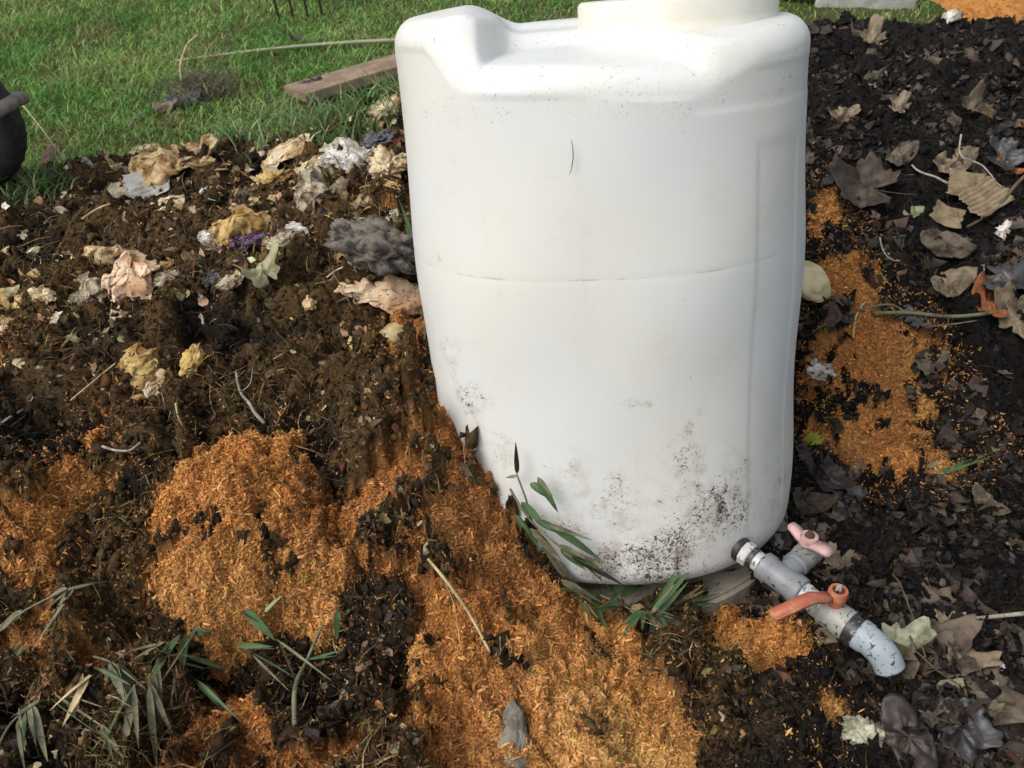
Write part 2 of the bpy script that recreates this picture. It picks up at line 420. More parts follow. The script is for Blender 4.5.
# crumbs of compost
for key, cond, n in [('HL', GX <= .25, 75000), ('HR', GX > .25, 95000)]:
    w = soilmask*cond; x, y, z, N, kk = sample(w, n)
    V, F, per = lumps(x, y, z, N, np.minimum(.0022*np.exp(rng.normal(size=n)*.65), .013))
    addto(key, V, F, vary(soilc.reshape(-1, 3)[kk]*1.0, n, per, .5, .12))
    n = 2600                                     # bigger wet clods
    x, y, z, N, kk = sample(w, n); V, F, per = lumps(x, y, z, N, np.clip(.008*np.exp(rng.normal(size=n)*.4), .004, .019), sink=.35)
    addto(key, V, F, vary(soilc.reshape(-1, 3)[kk]*.9, n, per, .4, .1))
    n = 20000 if key == 'HL' else 10000           # roots, straw and fibres
    x, y, z, N, kk = sample(w, n); L = .018*np.exp(rng.normal(size=n)*.6); 
    V, F, per = strips(x, y, z, N, L, .0006+.0007*rng.random(n), rng.normal(size=n)*.3, .45, lift=.002+.004*rng.random(n), segs=4)
    pal = np.array([[.11,.065,.028],[.22,.14,.06],[.05,.03,.015],[.38,.28,.14],[.18,.085,.03],[.03,.022,.015]])[rng.choice(6, n, p=[.3,.2,.25,.05,.12,.08])]
    if key == 'HR': pal = pal*np.array([.45, .48, .5])
    addto(key, V, F, vary(pal*.8, n, per, .3, .08))
w = soilmask*(GX <= .25)*sm(.0, .7, fbm(GX*6, GY*6, 3, 151)+.25*sm(1.0, 1.5, GY)); n = 9000
x, y, z, N, kk = sample(w, n); V, F, per = strips(x, y, z, N, .026*np.exp(rng.normal(size=n)*.5), .0012+.0016*rng.random(n), rng.normal(size=n)*.3, .4, lift=.002+.005*rng.random(n), segs=4)
addto('HL', V, F, vary(np.array([[.20,.13,.055],[.12,.075,.03],[.30,.22,.11],[.07,.045,.02]])[rng.choice(4, n, p=[.3,.35,.1,.25])], n, per, .3, .08))
# leaf mould: small curled shards of leaf
def shards(key, w, n, size, pal, p, tilt=.45, lift=.004):
    x, y, z, N, kk = sample(w, n); t, b, v = frames(N, tilt); s = np.minimum(size*np.exp(rng.normal(size=n)*.5), size*2.1)
    a = np.linspace(0, 2*math.pi, 8, endpoint=False)[None]+rng.normal(size=(n, 8))*.2
    r = rng.uniform(.45, 1.1, (n, 8)); asp = rng.uniform(.4, 1, (n, 1))
    px = np.cos(a)*r; py = np.sin(a)*r*asp; curl = rng.normal(size=(n, 1))*.5; cz = curl*px*px+rng.normal(size=(n, 1))*.4*py*px+rng.normal(size=(n, 8))*.08
    px = np.concatenate([px, np.zeros((n, 1))], 1); py = np.concatenate([py, np.zeros((n, 1))], 1); cz = np.concatenate([cz, np.zeros((n, 1))], 1)
    V = np.stack([x, y, z], 1)[:, None]+(px[..., None]*t[:, None]+py[..., None]*b[:, None]+cz[..., None]*v[:, None])*s[:, None, None]+v[:, None]*lift*rng.random((n, 1, 1))
    tri = np.array([[i, (i+1) % 8, 8] for i in range(8)]); F = (np.arange(n)[:, None, None]*9+tri).reshape(-1, 3)
    c = np.array(pal)[rng.choice(len(pal), n, p=p)]
    return V.reshape(-1, 3), F, vary(c, n, 9, .3, .08)
M_mould = mat_vcol('leaf_mould', rough=.6, spec=.35, nscale=90, var=.45, bump=.5, bdist=.002, trans=.1)
leafpal = [[.028,.021,.016],[.014,.011,.008],[.07,.056,.042],[.028,.018,.011],[.24,.20,.15],[.013,.010,.008],[.06,.055,.035]]
w = soilmask*(GX > .3)*sm(-.2, .5, fbm(GX*4, GY*4, 3, 111)+.25)
V, F, C = shards(None, w, 6500, .0075, leafpal, [.27,.32,.07,.10,.02,.20,.02])
V2, F2, C2 = shards(None, w, 5200, .0115, [[.018,.013,.010],[.010,.008,.006],[.040,.029,.020],[.024,.014,.009]], [.3,.35,.15,.2], tilt=.3, lift=.003); V = np.concatenate([V, V2]); F = np.concatenate([F, F2+(len(V)-len(V2))]); C = np.concatenate([C, C2])
V2, F2, C2 = shards(None, w*sm(-.3, .4, fbm(GX*6, GY*6, 3, 141)), 2600, .014, [[.06,.045,.030],[.10,.075,.05],[.035,.025,.018],[.075,.045,.026]], [.35,.15,.3,.2], tilt=.5, lift=.006); V = np.concatenate([V, V2]); F = np.concatenate([F, F2+(len(V)-len(V2))]); C = np.concatenate([C, C2])
PIECES['LR'] = ['leaf_litter', M_mould, 'dark leaf litter of torn grey and brown leaves over the black heap', 'leaf litter', [V], [F], [C]]
w = soilmask*(GX <= .3)*sm(-.2, .5, fbm(GX*4, GY*4, 3, 113)+.15)
V, F, C = shards(None, w, 3200, .007, [[.07,.045,.025],[.04,.028,.018],[.13,.08,.035],[.10,.075,.04],[.35,.28,.17],[.16,.07,.03],[.045,.04,.04]], [.33,.26,.14,.1,.05,.08,.04])
V2, F2, C2 = shards(None, w, 2000, .0045, [[.36,.29,.17],[.42,.22,.08],[.25,.2,.13]], [.35,.25,.4])
wp_ = soilmask*(GX < .1)*sm(1.15, 1.5, GY)*sm(-.1, .5, fbm(GX*5, GY*5, 3, 123)+.2)
V3_, F3_, C3_ = shards(None, wp_, 2000, .010, [[.5,.4,.24],[.4,.26,.12],[.3,.22,.12],[.55,.5,.4]], [.3,.3,.25,.15], tilt=.7, lift=.006)
V2 = np.concatenate([V2, V3_]); F2 = np.concatenate([F2, F3_+(len(V2)-len(V3_))]); C2 = np.concatenate([C2, C3_])
PIECES['LL'] = ['leaf_litter', M_mould, 'small scraps of rotting leaves and peel over the brown heap', 'leaf litter', [V, V2], [F, F2], [C, C2]]
def flush(key):
    name, m, label, cat, Vs, Fs, Cs = PIECES[key]
    off = 0; q4 = []; q3 = []
    for V, F in zip(Vs, Fs):
        (q4 if F.shape[1] == 4 else q3).append(F+off); off += len(V)
    faces = ([np.concatenate(q4)] if q4 else [])+([np.concatenate(q3)] if q3 else [])
    o = link(name, np_mesh(name, np.concatenate(Vs), faces, np.concatenate(Cs)), m, None, smooth=(not key.startswith('L')))
    tag(o, label, cat, kind='stuff')
for k in PIECES: flush(k)

# ------------------------------------------------------------------ the ground: one sheet to the horizon
def graded(lo, hi, a, b, step):
    core = np.arange(a, b, step); out = list(core); s = step; x = core[-1]
    while x < hi: s *= 1.25; x += s; out.append(x)
    s = step; x = a; pre = []
    while x > lo: s *= 1.25; x -= s; pre.append(x)
    return np.array(pre[::-1]+out)
ax = graded(-70, 70, -2.6, 2.8, .02); ay = graded(-60, 90, .2, 5.2, .02)
AX, AY = np.meshgrid(ax, ay); AZ = lawn_z(AX, AY)+.008*fbm(AX*14, AY*14, 3, 5)*(np.hypot(AX, AY) < 8)
d_ = np.hypot(AX-TANK_C[0], AY-TANK_C[1]); AZ = AZ-.10*(1-sm(.30, .42, d_))   # pad dug out under the slab
AZ = np.where((AY < 1.9), AZ-.06*sm(-2.05, -1.9, AX)*sm(2.2, 2.0, AX)*sm(.36, .44, AY), AZ)
nx_, ny_ = len(ax), len(ay); jj, ii = np.meshgrid(np.arange(ny_-1), np.arange(nx_-1), indexing='ij'); a_ = (jj*nx_+ii).ravel()
m, nt, b = newmat('lawn_soil'); t = NT(nt); tc = t.n('ShaderNodeTexCoord').outputs['Object']
g = t.mix(t.ramp(t.noise(tc, 9, 6, .7), (.42, .6, 0., 1.)), (.05, .075, .018), (.085, .075, .035))
g = t.mix(t.ramp(t.noise(tc, 120, 4, .7), (.4, .65, 0., .7)), g, (.03, .022, .012))
t.l(g, b.inputs['Base Color']); b.inputs['Roughness'].default_value = .95; b.inputs['Specular IOR Level'].default_value = .1
t.bump(t.noise(tc, 200, 5, .7), .8, .006, b)
o = link('ground', np_mesh('ground', np.stack([AX.ravel(), AY.ravel(), AZ.ravel()], 1), [np.stack([a_, a_+1, a_+nx_+1, a_+nx_], 1)]), m)
tag(o, kind='structure')
# ------------------------------------------------------------------ the white tank (lathe with squared corners and a stepped top)
TR, TH = .285, .768
tank = empty('water_tank', (TANK_C[0], TANK_C[1], .0114), (R(-9.1), R(-4.4), 0))
tag(tank, 'white translucent plastic water tank with a mud spattered foot and pipe valves', 'water tank')
bpy.context.view_layer.update()
TM = np.array(Matrix.LocRotScale(tank.location, tank.rotation_euler, None))
def t2w(P): return np.asarray(P)@TM[:3, :3].T+TM[:3, 3]
NPH = 480
ph = np.linspace(-math.pi, math.pi, NPH, endpoint=False)
NK = (.098, -.058); NKR = .130
def rim_r(phv):
    n = 2.35; a = phv+R(8)
    return TR*1.005*(np.abs(np.cos(a))**n+np.abs(np.sin(a))**n)**(-1/n)*(2**(1/n-.5))**.5
def top_z(x, y):
    z = TH-.018*np.clip((np.hypot(x, y)-.12)/.17, 0, 1)**2
    yb = -.205+.085*sm(-.165, -.125, x)-.14*sm(-.03, .12, x)
    z = z+.033*(1-sm(-.185, -.105, x))*(1-sm(.04, .14, y))       # raised corner block
    m1 = 1-sm(-.024, .024, (y-yb))                     # pouring ledge at the front left
    z = z-.024*m1-.030*m1*(1-sm(-.185, -.105, x))
    z = z-.012*np.exp(-((x-.075)/.13)**2)*(1-sm(-.22, -.08, y))      # the deck dips in front of the neck
    m2 = sm(-.145, -.12, x)*(1-sm(-.03, .03, x))*(1-sm(-.03, .01, y-.03))*(1-m1)
    z = z-.008*m2                                    # second step between corner block and neck
    return z
ER = .028
def edge_z(x, y, dist):
    t_ = np.clip(1-dist/ER, 0, 1); return -ER*(1-np.sqrt(np.clip(1-t_*t_, 0, 1)))
rr = rim_r(ph); V = []
fr = np.concatenate([np.linspace(.0, .9, 70)[1:], 1-(1-.9)*(1-np.linspace(0, 1, 22)[1:])**1.6])
zs_e = None
for f in fr:
    r = rr*f; x = r*np.cos(ph); y = r*np.sin(ph)
    V.append(np.stack([x, y, top_z(x, y)+edge_z(x, y, rr-r)], 1))
ze = V[-1][:, 2]; xe = rr*np.cos(ph); ye = rr*np.sin(ph)
NWALL = 190
for s in range(1, NWALL+1):
    f = s/NWALL; z = ze*(1-f)
    ff = ze+(-ze)*f; zz = ff
    r = rr.copy()
    r = r*(1+.012*sm(.0, .5, 1-zz/TH)+.022*np.exp(-((zz-.10)/.10)**2))            # swells a little towards the foot
    r = r-.0004*np.exp(-((zz-.478)/.0030)**2)           # moulding seam
    r = r+.004*np.exp(-((zz-.44)/.10)**2)
    # recessed label band round the right shoulder
    bnd = sm(.664, .668, zz)*(1-sm(.706, .710, zz))*sm(R(-76), R(-70), ph)*(1-sm(R(28), R(30), ph))
    r = r-.0010*bnd
    # upright flat panel at the right corner
    pan = sm(R(-56.5), R(-55.5), ph)*(1-sm(R(-38.5), R(-37.5), ph))*sm(.05, .08, zz)*(1-sm(.61, .63, zz))
    r = r-.0012*pan
    # grip dimple on the far right
    gr_ = np.exp(-((ph-R(-8))/.16)**2)*np.exp(-((zz-.46)/.035)**2); r = r+.003*gr_
    # rounded foot
    ft = np.clip(1-zz/.045, 0, 1); r = r-.045*(1-np.sqrt(np.clip(1-ft*ft, 0, 1)))
    r = r+.0012*np.sin(ph*3+zz*7)+.0008*np.sin(ph*7-zz*19)
    V.append(np.stack([r*np.cos(ph), r*np.sin(ph), np.clip(zz, 0, 9)], 1))
nr = len(V); V = np.concatenate(V); F = []
k = np.arange(NPH); k2 = (k+1) % NPH
for i in range(nr-1):
    F.append(np.stack([i*NPH+k, (i+1)*NPH+k, (i+1)*NPH+k2, i*NPH+k2], 1))
F = np.concatenate(F)
c0 = len(V); V = np.concatenate([V, [[0, 0, 0]]]); F3 = np.stack([np.full(NPH, c0), (nr-1)*NPH+k2, (nr-1)*NPH+k], 1)
F3b = []
cc = V[F].mean(1); keep = ~((np.hypot(cc[:, 0]-NK[0], cc[:, 1]-NK[1]) < NKR-.012) & (cc[:, 2] > .6))
F = F[keep]
ic = len(V); V = np.concatenate([V, [[0, 0, top_z(np.array(0.), np.array(0.))]]])
# plastic
m, nt, b = newmat('tank_plastic'); t = NT(nt); tcn = t.n('ShaderNodeTexCoord').outputs['Object']
sp = t.n('ShaderNodeSeparateXYZ'); t.l(tcn, sp.inputs[0]); X_, Y_, Z_ = sp.outputs
wn = t.n('ShaderNodeTexNoise'); t.l(tcn, wn.inputs['Vector']); wn.inputs['Scale'].default_value = 22; wn.inputs['Detail'].default_value = 4
ws = t.n('ShaderNodeVectorMath', operation='MULTIPLY_ADD'); t.l(wn.outputs['Color'], ws.inputs[0]); ws.inputs[1].default_value = (.11, .11, .16); ws.inputs[2].default_value = (-.055, -.055, -.08)
wv = t.n('ShaderNodeVectorMath', operation='ADD'); t.l(tcn, wv.inputs[0]); t.l(ws.outputs[0], wv.inputs[1])
def blob(x0, y0, z0, r):
    vd = t.n('ShaderNodeVectorMath', operation='DISTANCE'); t.l(wv.outputs[0], vd.inputs[0]); vd.inputs[1].default_value = (x0, y0, z0)
    return t.ramp(vd.outputs['Value'], (r, r*.2, 0., 1.))
def tank_hit(px, py):
    """where the line of sight meets the tank wall, in the tank's own frame"""
    P = V[len(fr)*NPH:c0]; u, v, d = project(t2w(P)); e = (u-px)**2+(v-py)**2+np.where(d > 1.45, 1e6, 0)
    return P[int(np.argmin(e))]
HITS = {}
base = t.mix(t.ramp(t.noise(tcn, 4, 3, .5), (.35, .65, 0., 1.)), (.78, .80, .79), (.79, .785, .73))
mp = t.n('ShaderNodeMapping'); t.l(tcn, mp.inputs[0]); mp.inputs['Scale'].default_value = (1, 1, .06)
base = t.mix(t.ramp(t.noise(mp.outputs[0], 55, 4, .7), (.52, .78, 0., .16)), base, (.60, .58, .50))
base = t.mix(t.ramp(t.noise(tcn, 16, 6, .75), (.52, .75, 0., .30)), base, (.62, .60, .53))
dens = t.ramp(Z_, (.30, .0, 0., .85))
big = t.noise(tcn, 9, 3, .6)
spots = None
for (u_, v_, r_, a_) in [(720,495,.060,.9),(685,465,.045,.75),(690,430,.028,.6),(640,405,.024,.6),(660,560,.11,.85),(740,515,.06,.75),(610,565,.09,.8),(700,525,.09,.72),(780,480,.06,.5),(470,400,.05,.6),(500,450,.05,.45),(450,360,.04,.45),(570,480,.05,.45),(620,500,.07,.5),(560,530,.06,.55),(440,260,.02,.5)]:
    h = tank_hit(u_, v_); bl = t.math('MULTIPLY', blob(h[0], h[1], h[2], r_), a_)
    spots = bl if spots is None else t.math('MAXIMUM', spots, bl)
dd = t.math('MULTIPLY', dens, t.ramp(big, (.3, .7, .15, 1.)))
dd = t.math('MAXIMUM', t.math('MULTIPLY', dd, .62), spots)
foot = t.ramp(Z_, (.075, .0, 0., .55)); dd = t.math('MAXIMUM', dd, foot)
fine = t.noise(tcn, 135, 4, .65, 1.6); fine2 = t.noise(tcn, 75, 4, .7, .6)
f_ = t.math('ADD', t.math('MULTIPLY', fine, .62), t.math('MULTIPLY', fine2, .38))
thr_ = t.math('SUBTRACT', .70, t.math('MULTIPLY', dd, .205))
speck = t.ramp(t.math('SUBTRACT', f_, thr_), (0., .03, 0., 1.))
# smears of thin brown mud round the specks
smear = t.math('MULTIPLY', t.ramp(t.noise(tcn, 30, 6, .75), (.40, .68, 0., 1.)), t.math('MULTIPLY', dd, .8))
c = t.mix(smear, base, (.33, .26, .17))
br = t.ramp(t.math('SUBTRACT', t.noise(tcn, 210, 4, .7, 1.2), t.math('SUBTRACT', .70, t.math('MULTIPLY', dd, .23))), (0., .05, 0., .85)); c = t.mix(br, c, (.13, .085, .05)); 
# sparse grime on the deck, and along the moulding seam
dk = t.math('MULTIPLY', t.math('MULTIPLY', t.ramp(Z_, (.64, .69, 0., 1.)), t.ramp(t.noise(tcn, 12, 3, .6), (.44, .56, 0., 1.))), t.ramp(t.noise(tcn, 150, 4, .75, 1.5), (.59, .68, 0., .8)))
seam = t.math('MULTIPLY', t.ramp(t.math('ABSOLUTE', t.math('SUBTRACT', Z_, .478)), (.0016, .0, 0., .55)), t.ramp(t.noise(tcn, 24, 4, .7), (.48, .66, .05, .75)))
light = t.ramp(t.noise(tcn, 130, 3, .6, 2.), (.735, .76, 0., .55))
c = t.mix(t.math('MAXIMUM', dk, t.math('MAXIMUM', seam, light)), c, (.16, .12, .08))
c = t.mix(t.math('MULTIPLY', speck, .92), c, (.040, .028, .018))
t.l(c, b.inputs['Base Color'])
t.l(t.math('ADD', t.math('MULTIPLY', t.math('MAXIMUM', speck, smear), .45), .36), b.inputs['Roughness'])
b.inputs['Specular IOR Level'].default_value = .42
b.inputs['Subsurface Weight'].default_value = .3; b.inputs['Subsurface Radius'].default_value = (.03, .03, .028); b.inputs['Subsurface Scale'].default_value = 1.0
bh = t.math('ADD', t.math('MULTIPLY', speck, 1.), t.math('MULTIPLY', t.noise(tcn, 6, 2, .5), 1.2))
t.bump(bh, .35, .0015, b)
tr = t.n('ShaderNodeBsdfTranslucent'); t.l(c, tr.inputs[0]); mx = t.n('ShaderNodeMixShader'); mx.inputs[0].default_value = .22
t.l(b.outputs[0], mx.inputs[1]); t.l(tr.outputs[0], mx.inputs[2]); t.l(mx.outputs[0], nt.nodes['Material Output'].inputs[0])
M_tank = m
F3c = np.stack([np.full(NPH, ic), k, k2], 1)
F3all = F3 if np.hypot(NK[0], NK[1]) < NKR-.012 else np.concatenate([F3, F3c])
link('tank_body', np_mesh('tank_body', V, [F, F3all]), M_tank, tank)
# neck: a thick rolled collar
TH0 = TH; TH = TH-.014
prof = [(NKR+.014, TH-.075), (NKR+.010, TH-.012), (NKR+.003, TH+.000), (NKR, TH+.010), (NKR, TH+.030), (NKR-.002, TH+.034), (NKR-.006, TH+.036), (NKR-.010, TH+.034), (NKR-.012, TH+.028), (NKR-.012, TH-.03)]
NV = []; n = 128
for i, (r_, z_) in enumerate(prof):
    for q_ in range(n):
        a = 2*math.pi*q_/n; NV.append((NK[0]+r_*math.cos(a), NK[1]+r_*math.sin(a), z_))
NF = np.array([(i*n+q_, i*n+(q_+1) % n, (i+1)*n+(q_+1) % n, (i+1)*n+q_) for i in range(len(prof)-1) for q_ in range(n)])
M_neck = mat_plain('neck_plastic', (.80, .79, .71), (.76, .73, .62), rough=.42, scale=12, bump=.1, trans=.2)
TH = TH0
link('filler_neck', np_mesh('filler_neck', np.array(NV), [NF]), M_neck, tank)

# ------------------------------------------------------------------ slab under the tank
M_conc = mat_plain('concrete', (.30, .265, .21), (.16, .14, .11), rough=.9, spec=.2, scale=22, lo=.35, hi=.7, bump=.7, bdist=.002, bscale=150)
bm = bmesh.new(); bmesh.ops.create_cone(bm, cap_ends=True, segments=96, radius1=.296, radius2=.296, depth=.05)
bmesh.ops.bevel(bm, geom=[e for e in bm.edges if len(e.link_faces) == 2 and any(len(f.verts) > 10 for f in e.link_faces)], offset=.006, segments=3, affect='EDGES')
slab = bm_obj('paving_slab', bm, M_conc, smooth=False); slab.location = (TANK_C[0]-.004, TANK_C[1]-.008, -.027); slab.rotation_euler = (R(-6.0), R(-4.4), 0)
tag(slab, 'round grey concrete slab under the white tank', 'slab')

# ------------------------------------------------------------------ pipework (parts of the tank: it is screwed into it)
A0 = Vector(t2w(tank_hit(742, 549)))
def lvl(px, py, z):
    d_ = ray(px, py); t_ = (z-CAM[2])/d_[2]; return Vector(CAM+t_*d_)
zA = A0.z
P_end = lvl(853, 629, zA-.014)
ax_ = (P_end-A0).normalized()
TI = tank.matrix_world.inverted()
def loc(p): return TI@Vector(p)
RS = .70
def pipe(name, prof, m, origin, axis, parent=tank, n=36):
    """prof: (distance along axis, radius)"""
    a = axis.orthogonal().normalized(); bb = axis.cross(a); Vp = []
    for s_, r_ in prof:
        r_ = r_*RS
        for q_ in range(n):
            w_ = 2*math.pi*q_/n; Vp.append(tuple(loc(origin+axis*s_+(a*math.cos(w_)+bb*math.sin(w_))*r_)))
    Fp = np.array([(i*n+q_, i*n+(q_+1) % n, (i+1)*n+(q_+1) % n, (i+1)*n+q_) for i in range(len(prof)-1) for q_ in range(n)])
    c1_ = len(Vp); Vp += [tuple(loc(origin+axis*prof[0][0])), tuple(loc(origin+axis*prof[-1][0]))]
    F3_ = np.array([(c1_, (q_+1) % n, q_) for q_ in range(n)]+[(c1_+1, (len(prof)-1)*n+q_, (len(prof)-1)*n+(q_+1) % n) for q_ in range(n)])
    o = link(name, np_mesh(name, np.array(Vp), [Fp, F3_]), m, parent)
    md = o.modifiers.new('edge', 'EDGE_SPLIT'); md.split_angle = R(35)
    return o
def mat_dirty(name, col, mud=(.03, .022, .015), amount=.06, rough=.45, scale=60):
    m, nt, b = newmat(name); t = NT(nt); tc = t.n('ShaderNodeTexCoord').outputs['Object']
    s = t.ramp(t.noise(tc, scale*2, 4, .65, .8), (.62-amount, .66-amount, 0., 1.))
    g_ = t.ramp(t.noise(tc, scale*.4, 4, .6), (.35, .7, 0., .45))
    c = t.mix(g_, col, tuple(x*.62 for x in col)); c = t.mix(s, c, mud)
    t.l(c, b.inputs['Base Color']); b.inputs['Roughness'].default_value = rough; t.bump(s, .5, .001, b)
    return m
M_grey = mat_dirty('grey_pvc', (.19, .20, .21), amount=.01); M_white = mat_dirty('white_pvc', (.48, .48, .46), amount=.03)
M_black = mat_dirty('black_rubber', (.022, .022, .023), (.16, .15, .13), amount=.05); M_valve = mat_dirty('valve_body', (.27, .265, .235), amount=.04)
M_steel = mat_plain('bare_metal', (.42, .42, .42), (.22, .21, .2), rough=.4, metal=.7, scale=70)
M_red = mat_plain('red_handle', (.36, .105, .06), (.42, .24, .11), rough=.5, scale=50, lo=.45, hi=.7, bump=.4)
M_pink = mat_plain('pink_handle', (.46, .29, .27), (.28, .17, .15), rough=.55, scale=50, bump=.3)
M_blue = mat_dirty('pale_blue_pvc', (.28, .325, .35), (.05, .055, .04), amount=.045, rough=.5)
LT = (P_end-A0).length; UPV = Vector((0, 0, 1))
pipe('bulkhead_washer', [(-.02, .027), (.002, .027), (.004, .025)], M_black, A0, ax_)
nut = pipe('bulkhead_nut', [(.005, .026), (.016, .026), (.018, .0235)], M_white, A0, ax_, n=8)
pipe('bulkhead_gasket', [(.018, .0235), (.026, .0235)], M_black, A0, ax_)
pipe('pipe_nipple', [(.02, .021), (.045, .021)], M_white, A0, ax_)
a1, a2 = LT*.20, LT*.57
tee = pipe('pipe_tee', [(a1, .027), (a1+.002, .030), (a1+.014, .030), (a1+.017, .0275), (a2-.017, .0275), (a2-.014, .030), (a2-.002, .030), (a2, .027)], M_grey, A0, ax_)
tc_ = A0+ax_*(a1+a2)/2
side_end = lvl(810, 551, zA-.004); sd_ = (side_end-tc_).normalized(); Ls = (side_end-tc_).length
pipe('tee_branch', [(.0, .024), (Ls*.42, .024), (Ls*.42+.001, .027), (Ls*.55, .027), (Ls*.56, .024)], M_grey, tc_, sd_, parent=tank)
sv = pipe('side_valve', [(Ls*.55, .020), (Ls*.56, .0245), (Ls*.66, .0255), (Ls*.8, .0275), (Ls*.93, .0255), (Ls*.94, .0275), (Ls*1.08, .0275), (Ls*1.08+.001, .021), (Ls*1.06, .019)], M_valve, tc_, sd_)
sc_ = tc_+sd_*Ls*.80
def child(o, par): o.parent = par; return o
pipe('valve_stem', [(.012, .012), (.028, .011), (.028, .009)], M_valve, sc_, UPV, parent=sv)
h0 = sc_+UPV*.028
def bar(name, pts, wid, thick, m, parent, up=UPV):
    """a flat moulded lever running through pts, rounded at both ends"""
    P = [Vector(p) for p in pts]; bm = bmesh.new(); rings = []
    for i, p in enumerate(P):
        tt = (P[min(i+1, len(P)-1)]-P[max(i-1, 0)]).normalized(); sd = tt.cross(up).normalized(); uu = sd.cross(tt).normalized()
        w_ = (wid[i] if hasattr(wid, '__len__') else wid)*.85
        rings.append([bm.verts.new(loc(p+sd*w_*cx+uu*thick*cy)) for cx, cy in ((-.5, -.5), (.5, -.5), (.5, .5), (-.5, .5))])
    for r0, r1 in zip(rings, rings[1:]):
        for q_ in range(4): bm.faces.new((r0[q_], r0[(q_+1) % 4], r1[(q_+1) % 4], r1[q_]))
    bm.faces.new(rings[0][::-1]); bm.faces.new(rings[-1])
    bmesh.ops.recalc_face_normals(bm, faces=bm.faces); bmesh.ops.bevel(bm, geom=list(bm.edges), offset=min(thick, .02)*.22, segments=2, affect='EDGES')
    return bm_obj(name, bm, m, parent, smooth=True)
def ring_hub(name, c, r0, r1, h, m, parent):
    return pipe(name, [(0, r0), (h*.15, r1), (h*.85, r1), (h, r1*.93), (h, r0), (h*.45, r0), (h*.4, .001)], m, c, UPV, parent=parent, n=28)
# pink butterfly handle on the side branch
hd_ = (lvl(828, 549, h0.z)-lvl(790, 524, h0.z)).normalized()
pk = bar('pink_handle', [h0-hd_*.034+UPV*.009, h0-hd_*.024+UPV*.007, h0-hd_*.014+UPV*.002, h0, h0+hd_*.014+UPV*.002, h0+hd_*.026+UPV*.006, h0+hd_*.038+UPV*.004], [.016, .021, .022, .030, .024, .026, .022], .010, M_pink, sv)
ring_hub('handle_hub', h0+UPV*(-.004), .010, .0185, .016, M_pink, pk)
pipe('handle_bolt', [(0, .009), (.016, .009), (.019, .006)], mat_plain('rusty_bolt', (.13, .06, .035), (.05, .03, .02), rough=.7, metal=.3), h0, UPV, parent=pk, n=6)
# main run
pipe('straight_pipe', [(a2-.01, .0225), (LT*.72, .0225)], M_white, A0, ax_)
pipe('pipe_band', [(a2, .024), (a2+.008, .024)], M_white, A0, ax_)
b0, b1 = LT*.68, LT*.97
bv = pipe('ball_valve', [(b0, .023), (b0+.001, .0265), (b0+.014, .0265), (b0+.016, .0285), ((b0+b1)/2-.012, .031), ((b0+b1)/2+.012, .031), (b1-.020, .029), (b1-.018, .0315), (b1-.001, .0315), (b1, .026)], M_valve, A0, ax_)
pipe('union_ring', [(b1-.001, .0285), (b1+.017, .0285), (b1+.018, .026)], M_black, A0, ax_)
bc_ = A0+ax_*((b0+b1)/2)
hub = bc_+UPV*.034
pipe('valve_stem', [(.015, .015), (.036, .014)], M_red, bc_, UPV, parent=bv)
tip = lvl(772, 618, hub.z-.004)
ld = (tip-hub).normalized(); Lh = (tip-hub).length
lev = bar('red_lever', [hub+ld*.012+UPV*.004, hub+ld*.026+UPV*.006, hub+ld*.040+UPV*.014, hub+ld*Lh*.6+UPV*.012, hub+ld*Lh*.97+UPV*.004, hub+ld*Lh], [.018, .019, .021, .022, .021, .017], .010, M_red, bv)
ring_hub('lever_hub', hub-UPV*.004, .0120, .0185, .016, M_red, lev)
pipe('hub_bolt', [(0, .006), (.022, .006), (.024, .004)], M_valve, hub-UPV*.004, UPV, parent=lev, n=6)
# pale blue elbow that dips into the leaves
E0 = A0+ax_*(b1+.014); gd = Vector(lvl(905, 668, zA-.07))-E0
pts = [E0, E0+ax_*.018, E0+ax_*.022-UPV*.001, E0+ax_*.033-UPV*.004, E0+ax_*.042-UPV*.010, E0+ax_*.050-UPV*.020]
pts = spline([tuple(p) for p in pts], 5)
Ve, Fe, Fe3 = tube_arrays([tuple(loc(p)) for p in pts], [.0215]*4+[.0198]*(len(pts)-4), n=32)
link('pipe_elbow', np_mesh('pipe_elbow', Ve, [Fe, Fe3]), M_blue, tank)
# ------------------------------------------------------------------ lawn grass
def blades(name, x, y, L, W, lean, pal, p, m, label, cat, kind='stuff', segs=3):
    n = len(x); z = H(x, y); a = rng.random(n)*2*math.pi; b = rng.random(n)*2*math.pi
    sx = np.cos(a); sy = np.sin(a); V = np.zeros((n, (segs+1)*2, 3))
    for s in range(segs+1):
        u = s/segs; w_ = W*(1-u**2.2)*.5+.0002; off = lean*L*u*u
        cx = x+np.cos(b)*off; cy = y+np.sin(b)*off; cz = z-.004+L*u*np.sqrt(np.clip(1-(lean*u)**2*.8, .05, 1))
        V[:, 2*s] = np.stack([cx-sx*w_, cy-sy*w_, cz], 1); V[:, 2*s+1] = np.stack([cx+sx*w_, cy+sy*w_, cz], 1)
    q_ = np.array([[2*s, 2*s+1, 2*s+3, 2*s+2] for s in range(segs)]); F = (np.arange(n)[:, None, None]*((segs+1)*2)+q_).reshape(-1, 4)
    c = pal(x, y, n)*np.exp(rng.normal(size=(n, 1))*.28)*np.exp(rng.normal(size=(n, 3))*.09)
    C = np.repeat(c, (segs+1)*2, 0)
    o = link(name, np_mesh(name, V.reshape(-1, 3), [F], C), m, None, smooth=True); tag(o, label, cat, kind=kind); return o
M_grass = mat_vcol('grass_blades', rough=.5, spec=.35, nscale=40, var=.2, bump=0, trans=.35)
